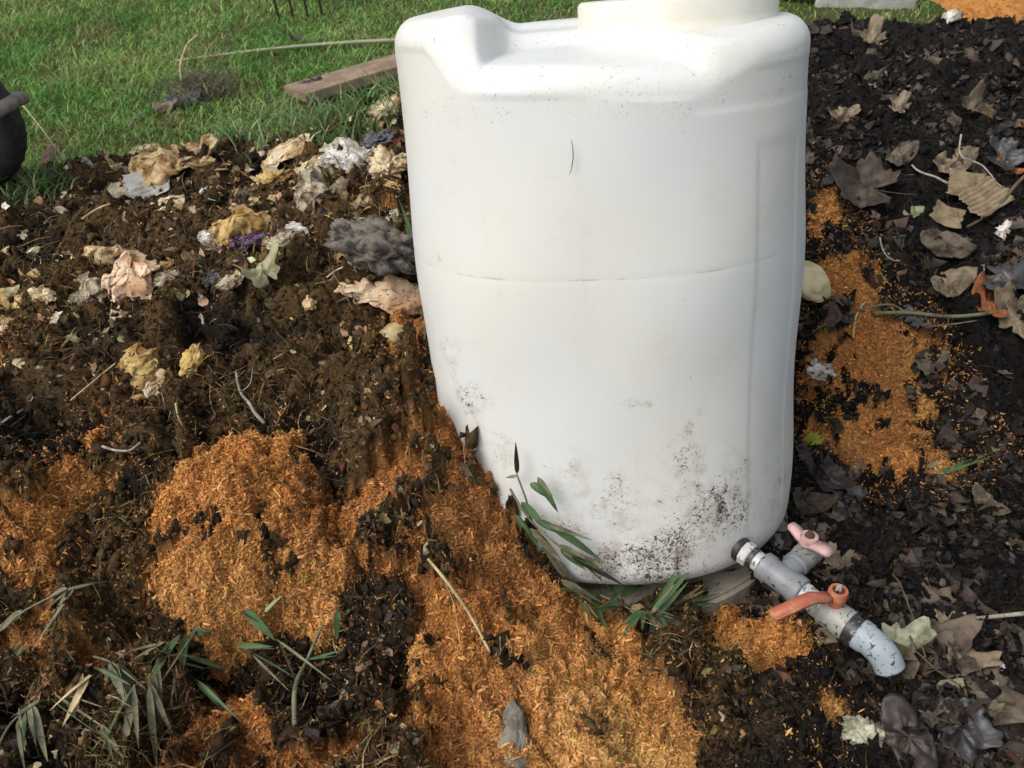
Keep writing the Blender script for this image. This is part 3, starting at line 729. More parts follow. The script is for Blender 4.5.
def lawnpts(n, x0, x1, y0, y1, pw=1.0):
    x = rng.uniform(x0, x1, n*3); y = y0+(y1-y0)*rng.random(n*3)**pw
    h = bil(Z, x, y); l = lawn_z(x, y)
    inn = (x > gx[0]) & (x < gx[-1]) & (y < gy[-1])
    k = (~inn) | (h < l-.012) | ((h < l+.012) & (rng.random(n*3) < .25))
    dens = .62+.5*fbm(x*4, y*4, 3, 201); k &= rng.random(n*3) < dens
    return x[k][:n], y[k][:n]
def pal_lawn(x, y, n):
    a = sm(-.5, .6, fbm(x*2.6, y*2.6, 4, 211))[:, None]; b = sm(.15, .75, fbm(x*6, y*6, 3, 213))[:, None]
    c = np.array([.15, .33, .07])*(1-a)+np.array([.28, .43, .12])*a
    c = c*(1-.55*b)+np.array([.30, .28, .11])*.55*b
    dry = rng.random(n)[:, None] < .06+.10*b
    return np.where(dry, np.array([.36, .30, .15]), c)
xa, ya = lawnpts(105000, -2.6, .35, 1.7, 4.6, 1.25); xb, yb_ = lawnpts(26000, .5, 3.2, 2.2, 5.2, 1.1)
x = np.concatenate([xa, xb]); y = np.concatenate([ya, yb_])
n = len(x); L = .026*np.exp(rng.normal(size=n)*.35)*(1+.6*sm(.1, .8, fbm(x*3, y*3, 3, 217)))
blades('lawn_grass', x, y, L, .0022+.002*rng.random(n), np.abs(rng.normal(size=n))*.35+.55, pal_lawn, None, M_grass, 'short green lawn grass beyond the compost heaps', 'grass')
# rank tuft between the plank and the heap
x = []; y = []
for (px_, py_, r_, n_) in [(310,128,.10,700),(275,132,.07,350),(348,122,.08,500),(235,140,.05,200),(30,196,.06,250),(385,100,.05,200)]:
    p = at(px_, py_); x.append(p.x+rng.normal(size=n_)*r_*.6); y.append(p.y+.03+rng.normal(size=n_)*r_*.5)
x = np.concatenate(x); y = np.concatenate(y); n = len(x)
blades('long_grass', x, y, .052*np.exp(rng.normal(size=n)*.25), .003+.002*rng.random(n), np.abs(rng.normal(size=n))*.4+.35,
       lambda x, y, n: np.where(rng.random(n)[:, None] < .25, np.array([.30, .34, .17]), np.array([.13, .23, .07])), None, M_grass,
       'longer blue green grass tufts along the back edge of the left heap', 'grass', segs=4)
# dry matted grass
p = at(203, 92); n = 900; x = p.x+rng.normal(size=n)*.05; y = p.y+rng.normal(size=n)*.05
blades('dry_grass', x, y, .06*np.exp(rng.normal(size=n)*.3), .0022+.0015*rng.random(n), .9+.2*rng.random(n),
       lambda x, y, n: np.where(rng.random(n)[:, None] < .5, np.array([.22, .19, .14]), np.array([.12, .12, .06])), None, M_grass,
       'patch of grey matted dead grass below the end of the cane', 'dead grass', segs=4)

# ------------------------------------------------------------------ helpers for single things
def slope(p, r=.03):
    hx = (float(H(p.x+r, p.y))-float(H(p.x-r, p.y)))/(2*r); hy = (float(H(p.x, p.y+r))-float(H(p.x, p.y-r)))/(2*r)
    return Vector((-hx, -hy, 1)).normalized()
def frame_at(px, py, rot, face=.35, dz=0):
    """origin on the surface, normal leaning from the slope towards the light and the viewer, x axis turned by rot degrees"""
    p = at(px, py); n = slope(p); v = (Vector((0, -.55, .83))).normalized()
    n = (n*(1-face)+v*face).normalized()
    ex = Vector((1, 0, 0)); ex = (ex-n*ex.dot(n)).normalized(); ey = n.cross(ex)
    c, s = math.cos(R(rot)), math.sin(R(rot)); X = ex*c+ey*s; Y = n.cross(X)
    return p+n*dz, X, Y, n, (p-Vector(CAM)).dot(Vector(FWD))/FPX
def place(o, p, X, Y, n):
    o.matrix_world = Matrix(((X.x, Y.x, n.x, p.x), (X.y, Y.y, n.y, p.y), (X.z, Y.z, n.z, p.z), (0, 0, 0, 1)))
def crumple(name, px, py, w, h, rot, m, label, cat, seed=0, amp=.16, folds=7, face=.4, dome=.25, raise_=.15, group=None, n=44, rough=.25):
    """a torn sheet of paper: sharp random folds, curled edges"""
    p, X, Y, N, s = frame_at(px, py, rot, face); W_ = w*s*1.2; H_ = h*s*1.15; rg = np.random.default_rng(seed+1000)
    u, v = np.meshgrid(np.linspace(-.5, .5, n), np.linspace(-.5, .5, n)); a = np.arctan2(v, u)
    # square -> irregular rounded outline
    k = 1-.5*np.abs(u*v)*2; rad = 1+rough*vnoise(np.cos(a)*1.3+seed, np.sin(a)*1.3, seed)+rough*.28*vnoise(np.cos(a)*4+seed, np.sin(a)*4, seed+3)
    U = u*k*rad*W_; V_ = v*k*rad*H_
    sc = min(W_, H_)
    q = U/sc+.12*fbm(U/sc*2.5, V_/sc*2.5, 3, seed); r_ = V_/sc+.12*fbm(U/sc*2.5+7, V_/sc*2.5, 3, seed+5)
    z = np.zeros_like(u)
    for i in range(folds):
        t_ = rg.random()*math.pi; per = rg.uniform(.22, .9); z += rg.uniform(.3, 1)*per*(np.abs(((q*math.cos(t_)+r_*math.sin(t_))/per+rg.random()) % 1-.5)-.25)*2
    z = z/math.sqrt(folds)*amp*2.6+amp*.15*ridged(q*3, r_*3, 3, seed)
    z = z*sc+dome*.7*sc*(.25-(u*u+v*v))*2+.0*sc
    dx = .12*sc*fbm(u*4, v*4, 3, seed+9); dy = .12*sc*fbm(u*4+5, v*4, 3, seed+12)
    V3 = np.stack([(U+dx).ravel(), (V_+dy).ravel(), z.ravel()], 1); ii, jj = np.meshgrid(np.arange(n-1), np.arange(n-1)); a_ = (jj*n+ii).ravel()
    o = link(name, np_mesh(name, V3, [np.stack([a_, a_+1, a_+n+1, a_+n], 1)]), m)
    md = o.modifiers.new('thick', 'SOLIDIFY'); md.thickness = .0007
    place(o, p+N*(raise_*.4*sc-.001), X, Y, N); tag(o, label, cat, group); return o
def wad(name, px, py, w, h, m, label, cat, seed=0, rot=0, flat=.6, sharp=.3, sink=.25, sub=5, freq=2.2, group=None, smooth=True, face=.3, parent=None):
    p, X, Y, N, s = frame_at(px, py, rot, face); bm = bmesh.new(); bmesh.ops.create_icosphere(bm, subdivisions=sub, radius=1)
    off = Vector((seed*3.1, seed*1.7, seed*.9)); a, b = w*s/2, h*s/2; c = min(a, b)*flat
    for v in bm.verts:
        q = v.co*freq+off; cr = abs(mnoise.noise(q))+.5*abs(mnoise.noise(q*2.1))+.3*abs(mnoise.noise(q*4.3))+.15*abs(mnoise.noise(q*9))
        d = 1+sharp*(cr*2-1)+.25*mnoise.noise(v.co*1.1+off)
        v.co = Vector((v.co.x*d*a, v.co.y*d*b, v.co.z*d*c))
    o = bm_obj(name, bm, m, None, smooth); place(o, p+N*(c*(1-2*sink)), X, Y, N); tag(o, label, cat, group); return o
def leaf_outline(kind, n=56):
    pts = []
    for i in range(n):
        t_ = -math.pi+2*math.pi*i/n
        if kind == 'maple':
            c = abs(t_); r = .50+.20*abs(math.cos(2.5*t_))**1.3+.09*abs(math.sin(8.5*t_))+.06*math.sin(3*t_+1); r *= 1.0-.28*(c/math.pi)**2
            if c > 2.8: r *= .35
        elif kind == 'oval': r = .5/math.sqrt(math.cos(t_)**2+(math.sin(t_)*1.9)**2)*1.5*(1+.02*math.sin(9*t_))
        elif kind == 'torn': r = .5+.16*math.sin(2*t_+1)+.10*math.sin(5*t_)+.07*math.sin(11*t_+2)
        else: r = .5*(1+.1*math.sin(5*t_))
        pts.append((math.cos(t_)*r, math.sin(t_)*r))
    return pts
def dead_leaf(px, py, size, rot, m, label, kind='maple', seed=0, curl=.35, face=.35, raise_=.006, asp=1.0, group=None, stalk=True, name='dead_leaf', cat='leaf'):
    curl *= 1.5
    p, X, Y, N, s = frame_at(px, py, rot, face); S_ = size*s*.78; raise_ += .05*S_; ol = leaf_outline(kind); n = len(ol); rings = 9; V_ = [(0, 0, 0)]; rg = np.random.default_rng(seed)
    a1_, a2_ = rg.normal(size=2)*.5
    def zz(x, y):
        vein = .035*abs(math.sin(math.atan2(y, x)*2.5))*min(1, math.hypot(x, y)*3)
        return curl*(x*x*(1+a1_)+.9*y*y*(1+a2_))-curl*.4*abs(y)+.13*mnoise.noise(Vector((x*3+seed, y*3, 0)))+.09*mnoise.noise(Vector((x*7+seed, y*7, 3)))+.05*mnoise.noise(Vector((x*16+seed, y*16, 3)))-vein
    for r_ in range(1, rings+1):
        for (x, y) in ol:
            f = r_/rings; X_l, Y_l = x*f, y*f*asp; V_.append((X_l, Y_l, zz(X_l, Y_l)))
    V_ = np.array(V_)*S_; F3_ = np.array([(0, 1+i, 1+(i+1) % n) for i in range(n)]); F4_ = np.array([(1+r_*n+i, 1+(r_+1)*n+i, 1+(r_+1)*n+(i+1) % n, 1+r_*n+(i+1) % n) for r_ in range(rings-1) for i in range(n)])
    root = empty(name, (0, 0, 0)) if stalk else None
    o = link('leaf_blade' if stalk else name, np_mesh(name, V_, [F4_, F3_]), m, root)
    md = o.modifiers.new('thick', 'SOLIDIFY'); md.thickness = .0005
    if stalk: tube('leaf_stalk', [(x, .02*S_*math.sin(x*30), .012*S_+.3*curl*x*x/S_) for x in np.linspace(-.12*S_, -.95*S_, 6)], .0011, m, root, 6)
    place(root or o, p+N*raise_, X, Y, N); return tag(root or o, label, cat, group)
def twig(name, pts, r0, r1, m, label, cat='twig', group=None, lift=.004, n=8, wob=.0, side=()):
    P = [at(*q[:2])+Vector((0, 0, lift+(q[2] if len(q) > 2 else 0))) for q in pts]; P = spline([tuple(p) for p in P], 7)
    if wob: P = [p+Vector((mnoise.noise(p*40), mnoise.noise(p*40+Vector((9, 0, 0))), mnoise.noise(p*40+Vector((0, 9, 0)))))*wob for p in P]
    rd = [r0+(r1-r0)*i/(len(P)-1) for i in range(len(P))]
    o = tube(name, P, [a*(1+.12*mnoise.noise(p*60)) for a, p in zip(rd, P)], m, None, n); tag(o, label, cat, group)
    for sp_ in side:
        Q = [at(*q[:2])+Vector((0, 0, lift+(q[2] if len(q) > 2 else 0))) for q in sp_]; Q = spline([tuple(p) for p in Q], 5)
        tube('side_twig', Q, [r0*.6*(1-.6*i/len(Q)) for i in range(len(Q))], m, o, 6)
    return o
def leaf_strip(name, parent, b, d, L, W, m, droop=.3, up=Vector((0, 0, 1)), twist=0., seg=9):
    """a lance shaped bamboo leaf folded along its midrib"""
    d = d.normalized(); sd = d.cross(up)
    sd = sd.normalized() if sd.length > .1 else Vector((1, 0, 0))
    nn = sd.cross(d).normalized(); sd = (sd*math.cos(twist)+nn*math.sin(twist)).normalized(); nn = sd.cross(d).normalized()
    V_ = []; P = b.copy()
    for i in range(seg+1):
        u = i/seg; w = W*.5*(math.sin(math.pi*min(1, u**.62))**.8)*(1-.15*u)+.0002
        w *= .78; V_ += [P-sd*w+nn*w*.35, P, P+sd*w+nn*w*.35]
        dd = (d-up*droop*u*1.2).normalized(); P = P+dd*(L/seg)
    q_ = [(3*i+j, 3*i+j+1, 3*i+j+4, 3*i+j+3) for i in range(seg) for j in (0, 1)]
    return link(name, np_mesh(name, np.array([tuple(v) for v in V_]), [np.array(q_)]), m, parent)

# ------------------------------------------------------------------ materials of the scraps
def mat_scrap(name, a, b_c, scale=40, dirt=.5, rough=.9, spec=.2, trans=.12, mud=(.045, .028, .015)):
    m, nt, b = newmat(name); t = NT(nt); tc = t.n('ShaderNodeTexCoord').outputs['Object']
    c = t.mix(t.ramp(t.noise(tc, scale, 6, .65), (.36, .62, 0., 1.)), a, b_c)
    c = t.mix(t.ramp(t.noise(tc, scale*.9, 6, .75, .6), (.66-.16*dirt, .80-.16*dirt, 0., .95)), c, mud)
    c = t.mix(t.ramp(t.noise(tc, scale*6, 3, .7), (.56, .66, 0., .8)), c, mud)
    t.l(c, b.inputs['Base Color']); b.inputs['Roughness'].default_value = rough; b.inputs['Specular IOR Level'].default_value = spec
    t.bump(t.noise(tc, scale*3.5, 5, .7), .6, .0015, b)
    tr = t.n('ShaderNodeBsdfTranslucent'); t.l(c, tr.inputs[0]); mx = t.n('ShaderNodeMixShader'); mx.inputs[0].default_value = trans
    t.l(b.outputs[0], mx.inputs[1]); t.l(tr.outputs[0], mx.inputs[2]); t.l(mx.outputs[0], nt.nodes['Material Output'].inputs[0]); return m
M_tan = mat_scrap('tan_paper', (.62, .48, .27), (.28, .16, .06), dirt=.8)
M_cream = mat_scrap('cream_paper', (.72, .62, .42), (.38, .25, .12), dirt=.45)
M_gold = mat_scrap('gold_paper', (.60, .44, .19), (.30, .17, .055), dirt=.6)
M_yel = mat_plain('yellow_pulp', (.48, .33, .10), (.20, .12, .035), rough=.8, scale=60, bump=.6, bscale=160)
M_peach = mat_scrap('peach_paper', (.76, .60, .42), (.50, .30, .17), scale=24, dirt=.1)
M_wht = mat_scrap('white_scrap', (.72, .70, .66), (.34, .29, .22), dirt=.4)
M_greyp = mat_scrap('greyish_paper', (.46, .41, .30), (.18, .13, .075), scale=50, dirt=.8)
M_dkgrey = mat_plain('dark_plastic', (.07, .07, .075), (.03, .028, .03), rough=.5, spec=.5, scale=30, bump=.3)
M_purp = mat_plain('purple_scrap', (.055, .012, .06), (.02, .01, .02), rough=.5, scale=40, bump=.4)
M_green = mat_plain('bamboo_leaf', (.085, .15, .055), (.045, .075, .03), rough=.5, spec=.4, scale=25, bump=.2, trans=.25)
M_gdead = mat_plain('faded_leaf', (.20, .19, .11), (.08, .072, .04), rough=.65, spec=.3, scale=30, bump=.3, trans=.2)
M_straw = mat_plain('straw', (.50, .40, .22), (.28, .19, .09), rough=.7, scale=40, bump=.2)
M_clod = mat_plain('clod', (.05, .032, .018), (.018, .013, .009), rough=.95, scale=60, bump=1., bdist=.003, bscale=200)
M_bark = mat_plain('twig_bark', (.12, .085, .055), (.055, .04, .028), rough=.85, scale=80, bump=.7)
M_gtwig = mat_plain('green_twig', (.15, .16, .085), (.08, .075, .045), rough=.7, scale=50, bump=.4)
M_ptwig = mat_plain('pale_twig', (.33, .29, .24), (.16, .13, .10), rough=.8, scale=60, bump=.5)
M_lf_br = mat_plain('leaf_brown', (.07, .05, .034), (.028, .02, .014), rough=.6, spec=.4, scale=25, bump=.9, bscale=110, trans=.1)
M_lf_gr = mat_plain('leaf_grey', (.13, .10, .068), (.035, .025, .017), rough=.65, spec=.35, scale=28, bump=.9, bscale=110, trans=.1)
M_lf_sl = mat_plain('leaf_slate', (.06, .057, .055), (.022, .02, .019), rough=.45, spec=.5, scale=20, bump=.9, bscale=90)
M_lf_dk = mat_plain('leaf_dark', (.035, .024, .02), (.016, .011, .009), rough=.5, spec=.4, scale=25, bump=.9, bscale=110)
M_lf_or = mat_plain('leaf_orange', (.26, .085, .026), (.09, .035, .02), rough=.5, spec=.4, scale=18, lo=.42, hi=.62, bump=.4, bscale=100, trans=.15)
M_lf_pl = mat_plain('leaf_pale', (.23, .175, .11), (.075, .055, .035), rough=.65, scale=30, bump=.5, bscale=120, trans=.1)
M_lf_grn = mat_plain('leaf_green_small', (.22, .25, .12), (.13, .13, .07), rough=.55, scale=30, bump=.3)
def mat_corr(name, a, b_):
    m, nt, b = newmat(name); t = NT(nt); tc = t.n('ShaderNodeTexCoord').outputs['Object']
    c = t.mix(t.ramp(t.noise(tc, 35, 5, .65), (.4, .7, 0., 1.)), a, b_); t.l(c, b.inputs['Base Color']); b.inputs['Roughness'].default_value = .85
    t.bump(t.noise(tc, 220, 4, .7), .4, .001, b); return m
M_lf_grn2 = mat_plain('leaf_olive', (.26, .26, .17), (.10, .10, .06), rough=.6, scale=40, bump=.6)
M_card = mat_corr('brown_card', (.23, .175, .10), (.11, .08, .045)); M_gcard = mat_corr('grey_card', (.36, .35, .33), (.17, .15, .13)); M_bcard = mat_corr('beige_card', (.44, .38, .27), (.22, .17, .11))

# ------------------------------------------------------------------ scraps on the left heap
SCR = 'kitchen paper scraps on the left heap'
crumple('paper_towel', 172, 166, 82, 58, 10, M_tan, 'large tan crumpled paper towel at the back edge of the heap behind the grey card', 'paper', 1, .20, 9, .5, .5, .1, SCR)
crumple('paper_towel', 145, 152, 26, 18, 30, M_cream, 'small cream paper corner sticking up at the top left of the tan towel', 'paper', 61, .2, 5, .5, .3, .25, SCR)
crumple('paper_peel', 180, 205, 46, 24, -8, M_cream, 'cream folded paper scrap directly right of the grey corrugated card', 'paper', 2, .16, 4, .5, .4, .15, SCR)
crumple('paper_towel', 238, 226, 50, 38, 20, M_gold, 'golden fan shaped crumpled paper above the purple scrap', 'paper', 3, .22, 9, .5, .5, .1, SCR)
crumple('paper_scrap', 213, 240, 32, 26, -20, M_wht, 'white and grey paper scrap left of the purple scrap', 'paper', 4, .15, 5, .5, .3, .1, SCR)
crumple('plastic_scrap', 250, 246, 58, 18, 6, M_purp, 'dark purple shiny scrap lying across the left heap', 'plastic scrap', 5, .2, 6, .4, .6, 1.0)
crumple('paper_scrap', 291, 229, 30, 13, -6, M_wht, 'bright white small paper scrap right of the golden crumpled paper', 'paper', 6, .12, 3, .5, .3, .3, SCR)
wad('paper_wad', 286, 243, 38, 22, M_greyp, 'greenish grey wad just below the bright white paper scrap', 'paper wad', 7, group=SCR)
crumple('paper_towel', 108, 262, 52, 40, 15, M_tan, 'upper tan part of the big crumpled towel pile at the middle left', 'paper', 8, .24, 9, .4, .7, .12, SCR)
crumple('paper_towel', 132, 280, 46, 52, -10, M_peach, 'pinkish crumpled towel on the right side of the middle left pile', 'paper', 9, .24, 9, .5, .6, .1, SCR)
crumple('paper_towel', 96, 292, 44, 34, 40, M_greyp, 'greyish crumpled towel at the lower left of the middle left pile', 'paper', 10, .22, 8, .5, .6, .1, SCR)
crumple('paper_towel', 119, 293, 22, 34, 75, M_cream, 'narrow cream fold of paper hanging at the foot of the middle left pile', 'paper', 62, .18, 5, .6, .5, .2, SCR)
wad('paper_wad', 168, 282, 32, 24, M_greyp, 'pale grey paper wad right of the big middle left towel pile', 'paper wad', 11, group=SCR)
crumple('paper_scrap', 166, 263, 30, 12, 0, M_gold, 'flat yellowish paper scrap above the pale grey wad', 'paper', 63, .12, 4, .4, .3, .1, SCR)
crumple('paper_scrap', 43, 296, 24, 16, -30, M_cream, 'small cream paper scrap between the left edge paper and the big towel pile', 'paper', 12, .2, 4, .5, .3, .2, SCR)
dead_leaf(264, 274, 44, 40, mat_plain('withered_green', (.34, .33, .19), (.17, .15, .08), rough=.7, scale=40, trans=.1), 'pale green withered leaf in the middle of the left heap', 'torn', 13, .5, .4, .008, stalk=False)
wad('paper_wad', 232, 284, 30, 18, M_greyp, 'grey wad left of the pale green withered leaf', 'paper wad', 14, group=SCR)
crumple('plastic_scrap', 205, 280, 30, 18, 10, M_dkgrey, 'dark grey plastic scrap between two grey paper wads', 'plastic scrap', 15, .12, 4, .5, .2, .1)
crumple('paper_towel', 320, 190, 44, 50, 70, M_greyp, 'grey white mouldy towel below the row of cream papers', 'paper', 16, .22, 9, .5, .6, .1, SCR)
crumple('paper_towel', 318, 168, 40, 24, 20, M_cream, 'cream crumpled towel directly above the mouldy grey white one', 'paper', 64, .2, 8, .5, .6, .15, SCR)
wad('paper_wad', 275, 183, 36, 24, M_gold, 'yellow brown wad left of the mouldy grey white towel', 'paper wad', 17, group=SCR, sharp=.45)
crumple('paper_towel', 288, 153, 52, 24, 12, M_cream, 'leftmost cream paper in the row near the back of the heap', 'paper', 18, .15, 6, .5, .4, .15, SCR)
crumple('paper_towel', 352, 160, 56, 34, -16, M_wht, 'white crumpled sheet with stains in the row near the back of the heap', 'paper', 19, .16, 6, .5, .5, .2, SCR)
crumple('plastic_scrap', 325, 153, 34, 24, -10, M_dkgrey, 'dark grey plastic scrap tucked left of the white crumpled sheet', 'plastic scrap', 20, .12, 4, .5, .3, .2)
wad('paper_wad', 389, 170, 34, 34, M_cream, 'cream wad at the right end of the row beside the tank', 'paper wad', 21, sharp=.5, group=SCR)
crumple('paper_peel', 392, 104, 44, 26, 28, M_cream, 'cream curled peel at the back edge of the heap touching the tank', 'paper', 22, .12, 4, .5, .7, .1, SCR)
crumple('paper_peel', 373, 124, 38, 14, 5, M_cream, 'thin cream arched scrap left of the tank above the dark bark', 'paper', 23, .10, 3, .5, .9, .2, SCR)
wad('bark_lump', 378, 142, 38, 20, M_dkgrey, 'dark grey flat lump below the thin cream arched scrap', 'lump', 24, sharp=.4)
wad('peel_bit', 396, 143, 11, 10, mat_plain('red_peel', (.48, .08, .03), (.3, .05, .02), rough=.5), 'tiny bright red bit right of the dark grey flat lump', 'peel', 25, sub=3)
M_ash = mat_plain('ashy_crust', (.17, .145, .12), (.024, .020, .020), rough=.95, scale=38, lo=.4, hi=.62, bump=.9, bdist=.004, bscale=130)
wad('mouldy_loaf', 374, 258, 92, 56, M_ash, 'big grey ash coloured mouldy lump left of the tank', 'lump', 26, rot=-8, flat=.62, sharp=.30, freq=1.7, sink=-.05)
crumple('paper_bag', 388, 294, 96, 34, -4, M_peach, 'peach cream crumpled paper bag lying against the tank', 'paper', 27, .14, 5, .55, .6, .2, SCR)
wad('potato', 393, 338, 30, 24, mat_plain('potato_skin', (.46, .37, .19), (.27, .19, .09), rough=.6, scale=60), 'yellow brown potato below the peach paper bag', 'potato', 28, rot=40, flat=.85, sharp=.06, sub=4, sink=.2)
crumple('paper_towel', 142, 373, 44, 50, 10, M_gold, 'yellow stained crumpled towel alone on the dark part of the left heap', 'paper', 29, .24, 8, .6, .6, .1, SCR)
crumple('paper_towel', 154, 385, 26, 22, 60, M_cream, 'cream lower fold attached to the yellow stained towel', 'paper', 65, .2, 6, .6, .5, .35, SCR)
wad('food_scrap', 193, 362, 22, 34, M_yel, 'bright yellow food scrap right of the yellow stained towel', 'food scrap', 30, rot=-15, sharp=.25)
crumple('paper_towel', 4, 300, 34, 50, 80, M_gold, 'golden crumpled towel cut off by the left edge of the picture', 'paper', 31, .22, 7, .5, .5, .1, SCR)
crumple('paper_towel', 2, 328, 20, 30, 100, M_cream, 'cream crumpled scrap under the golden towel at the left edge', 'paper', 32, .2, 5, .5, .5, .1, SCR)
for i, (a, b, w_, h_, mm, lab) in enumerate([(207,161,16,10,M_tan,'small tan scrap right of the large tan towel'),(243,137,22,16,M_cream,'small pinkish cream scrap standing at the grass edge'),(116,168,14,12,M_cream,'small cream scrap left of the tan towel'),(205,190,10,8,M_wht,'tiny white scrap above the cream folded scrap'),(50,308,12,8,M_cream,'tiny cream chip below the small cream scrap at the left'),(310,303,14,14,M_tan,'tiny tan curl left of the peach paper bag'),(432,150,10,12,M_cream,'cream bit at the foot of the white tank'),(365,200,16,10,M_tan,'little tan scrap above the mouldy lump'),(25,235,20,10,M_greyp,'flat grey scrap near the left edge'),(255,200,18,12,M_tan,'tan scrap between golden paper and yellow brown wad'),(330,215,16,12,M_gold,'golden scrap above the left end of the mouldy lump'),(105,385,10,8,M_wht,'tiny pale scrap left of the yellow stained towel')]):
    crumple('paper_scrap', a, b, w_, h_, 20*i, mm, lab, 'paper', 33+i, .2, 4, .5, .4, .15, SCR, n=20)
# corrugated card
def corrugated(name, px, py, w, h, rot, m, label, ribs=7, face=.5, parent=None, amp=.035, raise_=.01, bend=.1, along='x'):
    p, X, Y, N, s = frame_at(px, py, rot, face); W_, H_ = w*s, h*s; nx, ny = ribs*10+1, 14
    u, v = np.meshgrid(np.linspace(-.5, .5, nx), np.linspace(-.5, .5, ny))
    z = amp*W_*np.cos(u*ribs*2*math.pi)*.5+bend*H_*(v*v)*2+.02*W_*fbm(u*4, v*4, 3, int(px)); e = .04*fbm(u*9+px, v*9, 3, 7)
    V_ = np.stack([(u*W_*(1+.10*fbm(v*3, v*0+px, 2, 9)))+e*W_*.4, v*H_*(1+.2*vnoise(u*3+px, u*0, 5)+.12*vnoise(u*14+px, u*0, 6)), z], -1).reshape(-1, 3)
    ii, jj = np.meshgrid(np.arange(nx-1), np.arange(ny-1)); a_ = (jj*nx+ii).ravel()
    o = link(name, np_mesh(name, V_, [np.stack([a_, a_+1, a_+nx+1, a_+nx], 1)]), m); md = o.modifiers.new('thick', 'SOLIDIFY'); md.thickness = .0012
    place(o, p+N*raise_, X, Y, N)
    if label: tag(o, label, 'cardboard')
    if parent is not None:
        bpy.context.view_layer.update(); mw = o.matrix_world.copy(); o.parent = parent; o.matrix_parent_inverse = parent.matrix_world.inverted(); 
    return o
corrugated('corrugated_card', 152, 189, 42, 40, -62, M_gcard, 'grey weathered corrugated card standing on the back of the left heap', 6, .7, raise_=.018)
crumple('card_piece', 122, 193, 28, 22, -8, M_bcard, 'flat beige card piece joined to the left of the grey corrugated card', 'cardboard', 70, .03, 3, .7, .1, .3, rough=.1)
cr = empty('cardboard_box_flap', at(970, 215)); tag(cr, 'torn brown corrugated cardboard folded in three on the black heap', 'cardboard')
bpy.context.view_layer.update()
corrugated('card_panel', 962, 192, 32, 34, 74, M_card, None, 8, .75, cr, raise_=.024, bend=.1)
corrugated('card_panel', 976, 209, 34, 46, 122, M_card, None, 7, .75, cr, raise_=.034, bend=.15)
corrugated('card_panel', 944, 220, 26, 28, 60, M_card, None, 5, .7, cr, raise_=.014, bend=.3)

